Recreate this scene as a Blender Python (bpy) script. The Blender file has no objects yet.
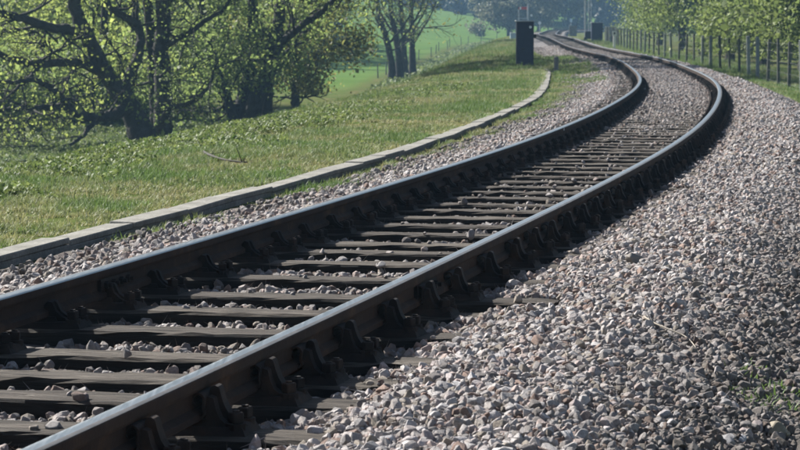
import bpy, bmesh, math, random
import numpy as np
from mathutils import Vector, Matrix, Euler

random.seed(7)
RNG = np.random.default_rng(11)
scene = bpy.context.scene
COL = scene.collection

# ------------------------------------------------------------------ camera, sky, sun, exposure
FPX = 2700.0                       # focal length in pixels of an 800 px wide frame
HORIZON = 22.0
CAM_H = 1.138                      # above the rail tops
cam_d = bpy.data.cameras.new('camera')
cam = bpy.data.objects.new('camera', cam_d)
COL.objects.link(cam)
cam_d.sensor_width = 36.0
cam_d.lens = 36.0 * FPX / 800.0
cam_d.clip_start = 0.1
cam_d.clip_end = 6000
PITCH = math.atan((225 - HORIZON) / FPX)
cam.location = (0, 0, CAM_H)
cam.rotation_euler = (math.pi / 2 - PITCH, 0, 0)
cam_d.dof.use_dof = True
cam_d.dof.focus_distance = 13.0
cam_d.dof.aperture_fstop = 15.0
scene.camera = cam

SUN_AZ, SUN_EL = math.radians(-49), math.radians(37)
world = bpy.data.worlds.new('World')
scene.world = world
world.use_nodes = True
wn = world.node_tree
sky = wn.nodes.new('ShaderNodeTexSky')
sky.sky_type = 'NISHITA'
sky.sun_disc = False
sky.sun_elevation = SUN_EL
sky.sun_rotation = SUN_AZ
sky.dust_density = 1.5
wn.links.new(sky.outputs[0], wn.nodes['Background'].inputs[0])
wn.nodes['Background'].inputs[1].default_value = 0.05

sun_d = bpy.data.lights.new('sun', 'SUN')
sun = bpy.data.objects.new('sun', sun_d)
COL.objects.link(sun)
sun_d.energy = 5.0
sun_d.angle = math.radians(0.5)
sun_d.color = (1.0, 0.975, 0.925)
SUNV = Vector((math.sin(SUN_AZ) * math.cos(SUN_EL), math.cos(SUN_AZ) * math.cos(SUN_EL), math.sin(SUN_EL)))
sun.rotation_euler = (-SUNV).to_track_quat('-Z', 'Y').to_euler()
sun.location = (-40, 60, 60)

vs = scene.view_settings
vs.view_transform = 'Standard'
vs.look = 'None'
vs.exposure = 1.45
vs.gamma = 1.0
scene.cycles.max_bounces = 4
scene.cycles.diffuse_bounces = 2
scene.cycles.transmission_bounces = 4
scene.cycles.volume_bounces = 0
scene.cycles.transparent_max_bounces = 8
scene.cycles.caustics_reflective = False
scene.cycles.caustics_refractive = False
scene.cycles.use_denoising = True
scene.cycles.adaptive_threshold = 0.015

# ------------------------------------------------------------------ helpers
def tag(o, label=None, cat=None, group=None, kind=None):
    if label: o['label'] = label
    if cat: o['category'] = cat
    if group: o['group'] = group
    if kind: o['kind'] = kind
    return o

def link(name, me, parent=None, loc=None, rot=None):
    o = bpy.data.objects.new(name, me)
    COL.objects.link(o)
    if parent is not None: o.parent = parent
    if loc is not None: o.location = loc
    if rot is not None: o.rotation_euler = rot
    return o

def mesh_np(name, V, F, mats, smooth=False, midx=None):
    """V (n,3) array, F list of tuples or (m,k) array"""
    me = bpy.data.meshes.new(name)
    V = np.asarray(V, dtype=np.float32)
    if isinstance(F, np.ndarray):
        m, k = F.shape
        me.vertices.add(len(V)); me.vertices.foreach_set('co', V.ravel())
        me.loops.add(m * k); me.loops.foreach_set('vertex_index', F.astype(np.int32).ravel())
        me.polygons.add(m)
        me.polygons.foreach_set('loop_start', np.arange(0, m * k, k, dtype=np.int32))
        me.polygons.foreach_set('loop_total', np.full(m, k, dtype=np.int32))
        me.update(calc_edges=True)
    else:
        me.from_pydata([tuple(map(float, v)) for v in V], [], [tuple(f) for f in F])
        me.update()
    for mt in (mats if isinstance(mats, (list, tuple)) else [mats]): me.materials.append(mt)
    if midx is not None: me.polygons.foreach_set('material_index', np.asarray(midx, dtype=np.int32))
    if smooth: me.polygons.foreach_set('use_smooth', np.ones(len(me.polygons), dtype=bool))
    return me

def add_attr(me, name, vals, typ='FLOAT', dom='POINT'):
    a = me.attributes.new(name, typ, dom)
    key = {'FLOAT': 'value', 'INT': 'value', 'FLOAT_VECTOR': 'vector', 'FLOAT_COLOR': 'color'}[typ]
    a.data.foreach_set(key, np.asarray(vals).astype(np.int32 if typ == 'INT' else np.float32).ravel())

class Bm:
    """collects shapes into one bmesh"""
    def __init__(self): self.bm = bmesh.new()
    def box(self, c, d, bevel=0.0, rot=None, seg=1):
        r = bmesh.ops.create_cube(self.bm, size=1.0)
        vsx = r['verts']
        bmesh.ops.scale(self.bm, vec=d, verts=vsx)
        if bevel > 0:
            es = list({e for v in vsx for e in v.link_edges})
            rr = bmesh.ops.bevel(self.bm, geom=es, offset=bevel, segments=seg, affect='EDGES', profile=0.5)
            vsx = list({v for f in rr['faces'] for v in f.verts} | {v for v in vsx if v.is_valid})
        if rot is not None: bmesh.ops.rotate(self.bm, verts=vsx, cent=(0, 0, 0), matrix=Euler(rot).to_matrix())
        bmesh.ops.translate(self.bm, verts=vsx, vec=c)
        return self
    def cyl(self, a, b, r, n=10, r2=None):
        a, b = Vector(a), Vector(b); d = b - a
        rr = bmesh.ops.create_cone(self.bm, cap_ends=True, segments=n, radius1=r, radius2=r if r2 is None else r2, depth=d.length)
        q = d.to_track_quat('Z', 'Y').to_matrix()
        bmesh.ops.rotate(self.bm, verts=rr['verts'], cent=(0, 0, 0), matrix=q)
        bmesh.ops.translate(self.bm, verts=rr['verts'], vec=(a + b) / 2)
        return self
    def prism(self, poly, axis, lo, hi):
        """poly of 2D points; axis 'y': (x,z) extruded along y; 'x': (y,z) along x"""
        def P(p, t): return (p[0], t, p[1]) if axis == 'y' else (t, p[0], p[1])
        A = [self.bm.verts.new(P(p, lo)) for p in poly]; B = [self.bm.verts.new(P(p, hi)) for p in poly]
        n = len(poly)
        try:
            self.bm.faces.new(A); self.bm.faces.new(B[::-1])
        except ValueError: pass
        for i in range(n): self.bm.faces.new((A[i], B[i], B[(i + 1) % n], A[(i + 1) % n]))
        return self
    def mesh(self, name, mat, smooth=False):
        bmesh.ops.recalc_face_normals(self.bm, faces=self.bm.faces)
        me = bpy.data.meshes.new(name); self.bm.to_mesh(me); self.bm.free()
        for mt in (mat if isinstance(mat, (list, tuple)) else [mat]): me.materials.append(mt)
        if smooth: me.polygons.foreach_set('use_smooth', np.ones(len(me.polygons), dtype=bool))
        return me

def tube_arrays(paths, sides=7):
    """paths: list of (pts (k,3), radii (k,)) -> V,F quads"""
    VV, FF, off = [], [], 0
    ang = np.linspace(0, 2 * np.pi, sides, endpoint=False)
    for pts, rad in paths:
        pts = np.asarray(pts, float); rad = np.asarray(rad, float); k = len(pts)
        t = np.gradient(pts, axis=0); t /= np.linalg.norm(t, axis=1)[:, None] + 1e-9
        ref = np.where(np.abs(t[:, 2:3]) > 0.85, np.array([[1.0, 0, 0]]), np.array([[0, 0, 1.0]]))
        # keep one reference along a path so that rings do not twist
        ref = np.repeat(ref[k // 2:k // 2 + 1], k, axis=0)
        u = np.cross(t, ref); u /= np.linalg.norm(u, axis=1)[:, None] + 1e-9
        w = np.cross(t, u)
        ring = pts[:, None, :] + rad[:, None, None] * (np.cos(ang)[None, :, None] * u[:, None, :] + np.sin(ang)[None, :, None] * w[:, None, :])
        VV.append(ring.reshape(-1, 3))
        i = np.arange(k - 1)[:, None] * sides; j = np.arange(sides)[None, :]; j2 = (j + 1) % sides
        q = np.stack([i + j, i + j2, i + sides + j2, i + sides + j], -1).reshape(-1, 4) + off
        FF.append(q); off += k * sides
    return np.concatenate(VV), np.concatenate(FF)

def smooth_path(pts, rads, n=6):
    """Catmull-Rom through pts"""
    P = np.asarray(pts, float); R = np.asarray(rads, float)
    P = np.vstack([2 * P[0] - P[1], P, 2 * P[-1] - P[-2]]); R = np.r_[R[0], R, R[-1]]
    out, ro = [], []
    for i in range(1, len(P) - 2):
        for t in np.linspace(0, 1, n, endpoint=False):
            a, b, c, d = P[i - 1], P[i], P[i + 1], P[i + 2]
            out.append(0.5 * ((2 * b) + (c - a) * t + (2 * a - 5 * b + 4 * c - d) * t * t + (3 * b - a - 3 * c + d) * t ** 3))
            ro.append(R[i] * (1 - t) + R[i + 1] * t)
    out.append(P[-2]); ro.append(R[-2])
    return np.array(out), np.array(ro)

# value noise for heights (numpy)
_perm = RNG.random((256, 256))
def vnoise(x, y, f):
    x = np.asarray(x, float) * f; y = np.asarray(y, float) * f
    xi = np.floor(x).astype(int); yi = np.floor(y).astype(int); xf = x - xi; yf = y - yi
    xf = xf * xf * (3 - 2 * xf); yf = yf * yf * (3 - 2 * yf)
    g = lambda a, b: _perm[a % 256, b % 256]
    return ((g(xi, yi) * (1 - xf) + g(xi + 1, yi) * xf) * (1 - yf) + (g(xi, yi + 1) * (1 - xf) + g(xi + 1, yi + 1) * xf) * yf) - 0.5

# ------------------------------------------------------------------ materials
class NT:
    def __init__(self, name):
        self.m = bpy.data.materials.new(name); self.m.use_nodes = True
        self.t = self.m.node_tree; self.n = self.t.nodes; self.b = self.n['Principled BSDF']
    def node(self, typ, **kw):
        nd = self.n.new(typ)
        for k, v in kw.items(): setattr(nd, k, v)
        return nd
    def l(self, a, b): self.t.links.new(a, b)
    def coord(self, kind='Object', scale=(1, 1, 1)):
        c = self.node('ShaderNodeTexCoord'); mp = self.node('ShaderNodeMapping'); mp.inputs['Scale'].default_value = scale
        self.l(c.outputs[kind], mp.inputs[0]); return mp.outputs[0]
    def pos(self, scale=(1, 1, 1)):
        c = self.node('ShaderNodeNewGeometry'); mp = self.node('ShaderNodeMapping'); mp.inputs['Scale'].default_value = scale
        self.l(c.outputs['Position'], mp.inputs[0]); return mp.outputs[0]
    def noise(self, vec, scale, detail=4, rough=0.55, dist=0.0):
        x = self.node('ShaderNodeTexNoise'); x.inputs['Scale'].default_value = scale; x.inputs['Detail'].default_value = detail
        x.inputs['Roughness'].default_value = rough; x.inputs['Distortion'].default_value = dist
        self.l(vec, x.inputs['Vector']); return x.outputs['Fac']
    def ramp(self, fac, stops, interp='LINEAR'):
        r = self.node('ShaderNodeValToRGB'); r.color_ramp.interpolation = interp
        e = r.color_ramp.elements
        while len(e) < len(stops): e.new(0.5)
        for i, (p, c) in enumerate(stops):
            e[i].position = p; e[i].color = (c, c, c, 1) if not hasattr(c, '__len__') else (*c, 1)
        self.l(fac, r.inputs[0]); return r.outputs[0]
    def mix(self, a, b, f, typ='MIX'):
        x = self.node('ShaderNodeMix', data_type='RGBA', blend_type=typ)
        for s, v in ((x.inputs[0], f), (x.inputs[6], a), (x.inputs[7], b)):
            if hasattr(v, 'is_linked') or isinstance(v, bpy.types.NodeSocket): self.l(v, s)
            elif hasattr(v, '__len__'): s.default_value = (*v, 1)
            else: s.default_value = v
        return x.outputs[2]
    def attr(self, name, inst=False):
        a = self.node('ShaderNodeAttribute', attribute_name=name)
        if inst: a.attribute_type = 'INSTANCER'
        return a
    def math(self, op, a, b=None):
        x = self.node('ShaderNodeMath', operation=op)
        for i, v in enumerate((a, b)):
            if v is None: continue
            if isinstance(v, bpy.types.NodeSocket): self.l(v, x.inputs[i])
            else: x.inputs[i].default_value = v
        return x.outputs[0]
    def bump(self, h, strength=0.4, dist=0.01):
        b = self.node('ShaderNodeBump'); b.inputs['Strength'].default_value = strength; b.inputs['Distance'].default_value = dist
        self.l(h, b.inputs['Height']); self.l(b.outputs[0], self.b.inputs['Normal'])
    def base(self, c):
        if isinstance(c, bpy.types.NodeSocket): self.l(c, self.b.inputs['Base Color'])
        else: self.b.inputs['Base Color'].default_value = (*c, 1)
    def set(self, **kw):
        for k, v in kw.items():
            s = self.b.inputs[{'rough': 'Roughness', 'metal': 'Metallic', 'spec': 'Specular IOR Level'}[k]]
            if isinstance(v, bpy.types.NodeSocket): self.l(v, s)
            else: s.default_value = v
        return self

def m_simple(name, c1, c2, scale=8, rough=0.75, metal=0.0, bump=0.2, bdist=0.004, spec=0.3):
    t = NT(name); v = t.coord()
    n1 = t.noise(v, scale, 6, 0.6); n2 = t.noise(v, scale * 6, 3)
    t.base(t.mix(t.ramp(n1, [(0.3, c1), (0.7, c2)]), t.ramp(n2, [(0.3, 0.6), (0.7, 1.0)]), 0.5, 'MULTIPLY'))
    t.set(rough=rough, metal=metal, spec=spec); t.bump(n2, bump, bdist)
    return t.m

def m_leaf(name, lo, hi, trans=0.45, inst=False):
    """leaf: diffuse and translucent, colour spread per leaf"""
    t = NT(name)
    a = t.attr('tint', inst)
    col = t.ramp(a.outputs['Fac'], [(0.0, lo), (1.0, hi)])
    t.base(col); t.set(rough=0.6, spec=0.25)
    tr = t.node('ShaderNodeBsdfTranslucent')
    t.l(t.mix(col, (1.0, 0.95, 0.45), 0.35, 'MULTIPLY') if False else col, tr.inputs[0])
    ms = t.node('ShaderNodeMixShader'); ms.inputs[0].default_value = trans
    out = t.n['Material Output']
    t.l(t.b.outputs[0], ms.inputs[1]); t.l(tr.outputs[0], ms.inputs[2]); t.l(ms.outputs[0], out.inputs[0])
    return t.m

M = {}
# stones
t = NT('ballast_stone')
ti = t.attr('tint', True)
v = t.coord('Object'); oi = t.node('ShaderNodeObjectInfo')
n1 = t.noise(v, 1.1, 4, 0.6); n2 = t.noise(v, 9.0, 4, 0.7)
c = t.mix(ti.outputs['Color'], t.ramp(n1, [(0.3, (0.72, 0.7, 0.7)), (0.7, (1.1, 1.07, 1.06))]), 1.0, 'MULTIPLY')
c = t.mix(c, t.ramp(n2, [(0.35, 0.7), (0.65, 1.12)]), 1.0, 'MULTIPLY')
t.base(c); t.set(rough=0.8, spec=0.35); t.bump(n2, 0.5, 0.15)
M['stone_inst'] = t.m
def stone_solid(i):
    t = NT('ballast_stone_solid'); v = t.coord('Object'); oi = t.node('ShaderNodeObjectInfo')
    base = t.ramp(oi.outputs['Random'], [(0.0, (0.20, 0.18, 0.165)), (0.2, (0.35, 0.335, 0.325)), (0.4, (0.43, 0.415, 0.41)), (0.6, (0.41, 0.345, 0.325)), (0.8, (0.52, 0.51, 0.51)), (1.0, (0.29, 0.24, 0.19))])
    n1 = t.noise(v, 1.1, 4, 0.6); n2 = t.noise(v, 9.0, 4, 0.7)
    c = t.mix(base, t.ramp(n1, [(0.3, (0.72, 0.7, 0.7)), (0.7, (1.1, 1.07, 1.06))]), 1.0, 'MULTIPLY')
    c = t.mix(c, t.ramp(n2, [(0.35, 0.7), (0.65, 1.12)]), 1.0, 'MULTIPLY')
    t.base(c); t.set(rough=0.8, spec=0.35); t.bump(n2, 0.5, 0.15)
    return t.m
M['stone'] = stone_solid(0)

# ballast bed
t = NT('ballast_bed'); v = t.pos()
vo = t.node('ShaderNodeTexVoronoi'); vo.inputs['Scale'].default_value = 19; t.l(v, vo.inputs['Vector'])
sep = t.node('ShaderNodeSeparateColor'); t.l(vo.outputs['Color'], sep.inputs[0])
c = t.ramp(sep.outputs[0], [(0.0, (0.12, 0.11, 0.10)), (0.4, (0.24, 0.22, 0.215)), (0.8, (0.31, 0.29, 0.285)), (1.0, (0.2, 0.165, 0.15))])
c = t.mix(c, t.ramp(vo.outputs['Distance'], [(0.2, 1.0), (0.75, 0.35)]), 1.0, 'MULTIPLY')
n1 = t.noise(v, 0.8, 5); c = t.mix(c, t.ramp(n1, [(0.35, 0.75), (0.65, 1.05)]), 1.0, 'MULTIPLY')
dk = t.attr('dirt')
c = t.mix(c, (0.065, 0.055, 0.045), dk.outputs['Fac'])
t.base(c); t.set(rough=0.95, spec=0.15); t.bump(t.ramp(vo.outputs['Distance'], [(0.0, 1.0), (0.8, 0.0)]), 1.0, 0.04)
M['bed'] = t.m

# ground: grass land cover
t = NT('grass_ground'); v = t.pos()
n1 = t.noise(v, 0.9, 6, 0.6); n2 = t.noise(v, 7.0, 5, 0.65); n3 = t.noise(v, 0.12, 4)
g = t.ramp(n1, [(0.3, (0.055, 0.085, 0.022)), (0.5, (0.085, 0.105, 0.034)), (0.66, (0.145, 0.115, 0.065))])
g = t.mix(g, t.ramp(n2, [(0.3, 0.55), (0.7, 1.15)]), 1.0, 'MULTIPLY')
fld = t.ramp(n3, [(0.3, (0.070, 0.120, 0.032)), (0.7, (0.095, 0.15, 0.040))])
fld = t.mix(fld, t.ramp(n2, [(0.3, 0.85), (0.7, 1.1)]), 1.0, 'MULTIPLY')
c = t.mix(g, fld, t.attr('field').outputs['Fac'])
c = t.mix(c, (0.05, 0.042, 0.028), t.attr('soil').outputs['Fac'])
t.base(c); t.set(rough=1.0, spec=0.0); t.bump(n2, 0.8, 0.05)
M['ground'] = t.m

# timber
t = NT('sleeper_timber'); v = t.coord('Object', (0.35, 4.0, 4.0)); oi = t.node('ShaderNodeObjectInfo')
vv = t.node('ShaderNodeVectorMath', operation='ADD'); t.l(v, vv.inputs[0])
cx = t.node('ShaderNodeCombineXYZ'); t.l(t.math('MULTIPLY', oi.outputs['Random'], 37.0), cx.inputs[0]); t.l(cx.outputs[0], vv.inputs[1])
v = vv.outputs[0]
n1 = t.noise(v, 9, 7, 0.65, 0.6); n2 = t.noise(v, 2.2, 4); n3 = t.noise(v, 40, 3)
c = t.ramp(n1, [(0.30, (0.025, 0.020, 0.016)), (0.5, (0.078, 0.066, 0.054)), (0.70, (0.138, 0.121, 0.103))])
c = t.mix(c, t.ramp(n2, [(0.3, 0.6), (0.7, 1.1)]), 1.0, 'MULTIPLY')
ck = t.noise(t.coord('Object', (0.8, 30, 30)), 1.6, 5, 0.6, 0.8); c = t.mix(c, t.ramp(ck, [(0.36, 0.15), (0.45, 1.0)]), 1.0, 'MULTIPLY')
c = t.mix(c, t.ramp(oi.outputs['Random'], [(0.0, (0.75, 0.72, 0.7)), (1.0, (1.1, 1.08, 1.05))]), 1.0, 'MULTIPLY')
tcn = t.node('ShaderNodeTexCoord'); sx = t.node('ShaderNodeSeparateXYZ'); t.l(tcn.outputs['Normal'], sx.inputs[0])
c = t.mix(t.ramp(n1, [(0.3, (0.010, 0.009, 0.008)), (0.7, (0.03, 0.026, 0.022))]), c, t.ramp(sx.outputs[2], [(0.45, 0.0), (0.8, 1.0)]))  # weathered top; creosote-dark sides, with their shade also put into the colour
t.base(c); t.set(rough=0.9, spec=0.2); t.bump(n1, 1.0, 0.02)
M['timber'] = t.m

# steel and iron
t = NT('polished_rail_head'); v = t.pos(); v2 = t.pos((90, 4, 1)); n = t.noise(v2, 1.0, 5, 0.65); nf = t.noise(v, 60.0, 3)
t.base(t.ramp(n, [(0.3, (0.15, 0.168, 0.18)), (0.7, (0.25, 0.272, 0.285))])); t.set(rough=t.ramp(n, [(0.3, 0.30), (0.7, 0.46)]), metal=0.9)
t.bump(nf, 0.03, 0.002); M['railtop'] = t.m
t = NT('worn_rail_edge'); v = t.pos(); n = t.noise(v, 5.0, 6, 0.7)
t.base(t.ramp(n, [(0.35, (0.055, 0.05, 0.045)), (0.7, (0.12, 0.11, 0.10))])); t.set(rough=0.5, metal=0.5); M['railedge'] = t.m
t = NT('rusty_rail_side'); v = t.pos(); n = t.noise(v, 4.0, 6, 0.7); n2 = t.noise(v, 50.0, 4)
t.base(t.ramp(n, [(0.3, (0.016, 0.010, 0.008)), (0.55, (0.036, 0.021, 0.014)), (0.75, (0.095, 0.050, 0.028))])); t.set(rough=0.9, metal=0.0, spec=0.18); t.bump(n2, 0.5, 0.004); M['rust'] = t.m
t = NT('cast_iron_chair'); v = t.pos(); oi = t.node('ShaderNodeObjectInfo'); n = t.noise(v, 9.0, 6, 0.65); n2 = t.noise(v, 70.0, 4, 0.7)
c = t.ramp(n, [(0.32, (0.009, 0.007, 0.006)), (0.52, (0.020, 0.015, 0.0125)), (0.72, (0.046, 0.029, 0.020))])
c = t.mix(c, t.ramp(oi.outputs['Random'], [(0.0, (0.6, 0.62, 0.66)), (0.6, (1.0, 0.95, 0.9)), (1.0, (1.25, 1.1, 0.97))]), 1.0, 'MULTIPLY')
t.base(c); t.set(rough=0.85, spec=0.22); t.bump(n2, 0.6, 0.004); M['iron'] = t.m
M['steel_dark'] = m_simple('dark_steel', (0.05, 0.048, 0.05), (0.10, 0.095, 0.095), 20, 0.6, 0.4, 0.3, 0.002, 0.4)
# concrete
t = NT('weathered_concrete'); v = t.pos(); n1 = t.noise(v, 3, 6, 0.65); n2 = t.noise(v, 40, 4, 0.7)
c = t.ramp(n1, [(0.3, (0.12, 0.115, 0.095)), (0.55, (0.205, 0.195, 0.17)), (0.75, (0.27, 0.258, 0.23))])
c = t.mix(c, t.ramp(n2, [(0.35, 0.65), (0.6, 1.05)]), 1.0, 'MULTIPLY'); t.base(c); t.set(rough=0.92, spec=0.2); t.bump(n2, 0.5, 0.006); M['concrete'] = t.m
M['cabinet'] = m_simple('navy_painted_steel', (0.006, 0.012, 0.036), (0.010, 0.018, 0.048), 5, 0.5, 0.0, 0.1, 0.002, 0.4)
M['galv'] = m_simple('galvanised_steel', (0.30, 0.32, 0.33), (0.42, 0.44, 0.45), 6, 0.5, 0.4, 0.1, 0.002)
M['white'] = m_simple('white_paint', (0.76, 0.77, 0.76), (0.86, 0.86, 0.84), 6, 0.6, 0.0, 0.1, 0.002)
M['red'] = m_simple('red_paint', (0.45, 0.03, 0.02), (0.55, 0.05, 0.03), 6, 0.5)
M['black'] = m_simple('black_paint', (0.012, 0.013, 0.015), (0.03, 0.03, 0.032), 6, 0.55)
M['post'] = m_simple('weathered_concrete_post', (0.16, 0.18, 0.165), (0.28, 0.30, 0.27), 6, 0.9)
M['post_dark'] = m_simple('weathered_wood_post', (0.06, 0.065, 0.056), (0.13, 0.13, 0.11), 6, 0.9)
M['wire'] = m_simple('galvanised_wire', (0.10, 0.105, 0.10), (0.16, 0.165, 0.16), 6, 0.7, 0.2)
M['hut'] = m_simple('blue_hut_boards', (0.02, 0.03, 0.05), (0.035, 0.05, 0.075), 4, 0.8)
M['paleblue'] = m_simple('pale_blue_paint', (0.40, 0.52, 0.62), (0.5, 0.62, 0.70), 4, 0.6)
M['bark'] = m_simple('oak_bark', (0.030, 0.028, 0.024), (0.085, 0.08, 0.07), 3.0, 0.95, 0, 1.0, 0.05, 0.15)
M['bark_dark'] = m_simple('dark_bark', (0.028, 0.026, 0.024), (0.07, 0.065, 0.058), 3.0, 0.95, 0, 1.0, 0.05, 0.15)
M['twig'] = m_simple('pale_dry_twig', (0.22, 0.19, 0.15), (0.33, 0.29, 0.24), 10, 0.9)
M['branch'] = m_simple('dead_branch', (0.022, 0.019, 0.016), (0.055, 0.047, 0.04), 10, 0.9)
M['leaf_oak'] = m_leaf('oak_spring_leaf', (0.15, 0.20, 0.046), (0.35, 0.395, 0.11), 0.62)
M['leaf_mid'] = m_leaf('mid_green_leaf', (0.10, 0.15, 0.042), (0.25, 0.31, 0.095), 0.6)
M['leaf_bronze'] = m_leaf('bronze_green_leaf', (0.10, 0.12, 0.032), (0.25, 0.245, 0.075), 0.58)
M['leaf_right'] = m_leaf('fresh_hedge_leaf', (0.09, 0.132, 0.036), (0.22, 0.262, 0.08), 0.45)
M['leaf_grey'] = m_leaf('grey_willow_leaf', (0.09, 0.10, 0.06), (0.19, 0.19, 0.12), 0.35)
M['leaf_wood'] = m_leaf('far_wood_leaf', (0.010, 0.019, 0.012), (0.03, 0.044, 0.022), 0.25)
M['grass'] = m_leaf('grass_blade', (0.105, 0.165, 0.042), (0.27, 0.25, 0.115), 0.35, True)
M['weed'] = m_leaf('weed_leaf', (0.07, 0.115, 0.03), (0.20, 0.235, 0.075), 0.4, True)
M['flower'] = m_simple('yellow_flower', (0.6, 0.5, 0.03), (0.7, 0.6, 0.05), 6, 0.7)

# ------------------------------------------------------------------ the line of the track
KS = np.array([-20, 0, 10, 22, 36, 50, 65, 85, 115, 150, 190, 220, 250, 320, 370, 480.])
KV = np.array([0, -2.36254, -1.23807, -3.67168, -1.68248, -3.37428, -0.36325, -1.91555, 0.7282, -0.04941, -0.27396, 1.2, 0.0, 0.0, 2.6, 3.0]) * 1e-3
DS = 0.25
S0 = np.arange(0, 470, DS)
_kk = np.interp(S0, KS, KV)
TH = 0.21447 + np.r_[0, np.cumsum(_kk[:-1] * DS)]
XC = -2.33917 + np.r_[0, np.cumsum(np.sin(TH[:-1]) * DS)]
YC = 4.5 + np.r_[0, np.cumsum(np.cos(TH[:-1]) * DS)]
ZC = np.interp(S0, [0, 35, 65, 95, 135, 190, 470], [0, -.0475, -.045, -.06, -.06, .13, .135])
_w = np.ones(121) / 121
ZC = np.convolve(np.pad(ZC, 60, mode='edge'), _w, 'valid')
# continue straight back past the camera
_b = np.arange(-16, 0, DS)
S = np.r_[_b, S0]
XC = np.r_[XC[0] + np.sin(TH[0]) * _b, XC]; YC = np.r_[YC[0] + np.cos(TH[0]) * _b, YC]
ZC = np.r_[np.full(len(_b), ZC[0]), ZC]; TH = np.r_[np.full(len(_b), TH[0]), TH]

def trk(s, n=0.0):
    x = np.interp(s, S, XC); y = np.interp(s, S, YC); th = np.interp(s, S, TH); z = np.interp(s, S, ZC)
    return x + n * np.cos(th), y - n * np.sin(th), z, th
def sn(x, y):
    s = np.interp(y, YC, S); th = np.interp(s, S, TH)
    n = (x - np.interp(s, S, XC)) * np.cos(th)
    s2 = np.interp(y + n * np.sin(th), YC, S)
    th = np.interp(s2, S, TH)
    n = (x - np.interp(s2, S, XC)) / np.cos(th) - 0 * n
    n = (x - np.interp(s2, S, XC)) * np.cos(th) - (y - np.interp(s2, S, YC)) * np.sin(th)
    return s2, n
def px(u, v, zrel=None, Z=None):
    """frame position (800x450) -> world point at depth Z"""
    x = (u - 400) / FPX * Z
    return x, Z, CAM_H - (v - HORIZON) / FPX * Z

def edge_r(s): return np.interp(s, [-20, 40, 50, 70, 100, 470], [2.95, 2.75, 2.35, 1.85, 1.8, 1.8])
BN = np.array([-3.0, -2.7, -2.3, -1.8, -1.35, -1.0, -.75, .75, 1.0, 1.3, 1.85, 2.3, 2.9])
def bz(s, n, rough=True):
    s = np.asarray(s, float); n = np.asarray(n, float)
    crib = np.interp(s, [-20, 22, 36, 50, 470], [-.262, -.255, -.228, -.20, -.20])
    e = edge_r(s)
    nn = np.where(n > 1.3, 1.3 + (n - 1.3) * 1.6 / (e - 1.3), n)
    zo = np.interp(nn, BN, [-.62, -.40, -.352, -.315, -.245, -.25, 0, 0, -.228, -.178, -.178, -.28, -.50])
    a = np.clip((np.abs(nn) - .72) / .25, 0, 1)
    z = crib * (1 - a) + np.where(np.abs(nn) < .98, -.25, zo) * a
    x, y, zt, th = trk(s, n)
    if rough:
        z = z + 0.05 * vnoise(x, y, 1.3) * np.clip((np.abs(n) - .9) / .4, 0, 1) + 0.03 * vnoise(x, y, 3.7)
    z = z - .095 * np.clip(1 - np.abs(s - 8.66) / .42, 0, 1) ** .6 * np.clip(1 - np.abs(n - 1.15) / .32, 0, 1) ** .6
    return z + zt
def valley(x, y, n):
    zv = np.interp(y, [-100, 240, 450, 700, 1200], [-3.2, -3.2, -1.6, 0.3, 1.0])
    d = np.clip(-(n + 14), 0, 200)
    g = np.clip((y - 215) / 150, 0, 1); g = g * g * (3 - 2 * g)
    return zv + np.minimum(0.075 * d, 7.0) * g
def gz(x, y):
    x = np.asarray(x, float); y = np.asarray(y, float)
    s, n = sn(x, y)
    zt = np.interp(s, S, ZC)
    sh = np.interp(s, [60, 145, 215, 300], [0, 1.7, 3.0, 3.3])
    n = np.where(n < -3.2, n - sh * np.clip((-n - 3.2) / 1.5, 0, 1), n)
    prof = np.interp(n, [-14, -12.5, -8.0, -7.0, -6.0, -4.5, -3.2, -2.85, -2.5, -2.0, 1.5, 2.2, 3.2, 7, 25, 300],
                     [-3.9, -3.2, -.86, -.52, -.40, -.36, -.34, -.335, -.43, -.75, -.75, -.56, -.60, -.75, -1.3, -1.3])
    prof = np.where(n < -14, -3.9 + (n + 14) * 0.3, prof)
    er = edge_r(s)
    prof = np.where((n > er - .35) & (n < 3.2), np.maximum(prof, np.interp(n - er, [-.35, 0.05, 0.4], [-.7, -.50, -.56])), prof)
    zb = prof + zt
    zv = valley(x, y, n)
    z = np.where(n < -6, np.logaddexp(zb * 4, zv * 4) / 4, zb)
    bumps = 0.10 * vnoise(x, y, 0.5) + 0.05 * vnoise(x, y, 1.7)
    amp = np.clip((np.abs(n + 0.0) - 2.9) / 1.2, 0, 1)
    return z + bumps * amp
def surf(x, y):
    s, n = sn(x, y)
    b = bz(s, n)
    g = gz(x, y)
    return np.where((n > -2.6) & (n < edge_r(s) + .1), np.maximum(b, g), g)

# ------------------------------------------------------------------ ground sheet
def grid_mesh(name, xs_fn, ys, zf, mat, ncol):
    Y = np.repeat(ys[:, None], ncol, 1)
    X = np.stack([xs_fn(y) for y in ys])
    Z = zf(X, Y)
    V = np.stack([X, Y, Z], -1).reshape(-1, 3)
    r, c = len(ys), ncol
    i = np.arange(r - 1)[:, None] * c + np.arange(c - 1)[None, :]
    F = np.stack([i, i + 1, i + c + 1, i + c], -1).reshape(-1, 4)
    return mesh_np(name, V, F, mat, True), X, Y

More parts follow.
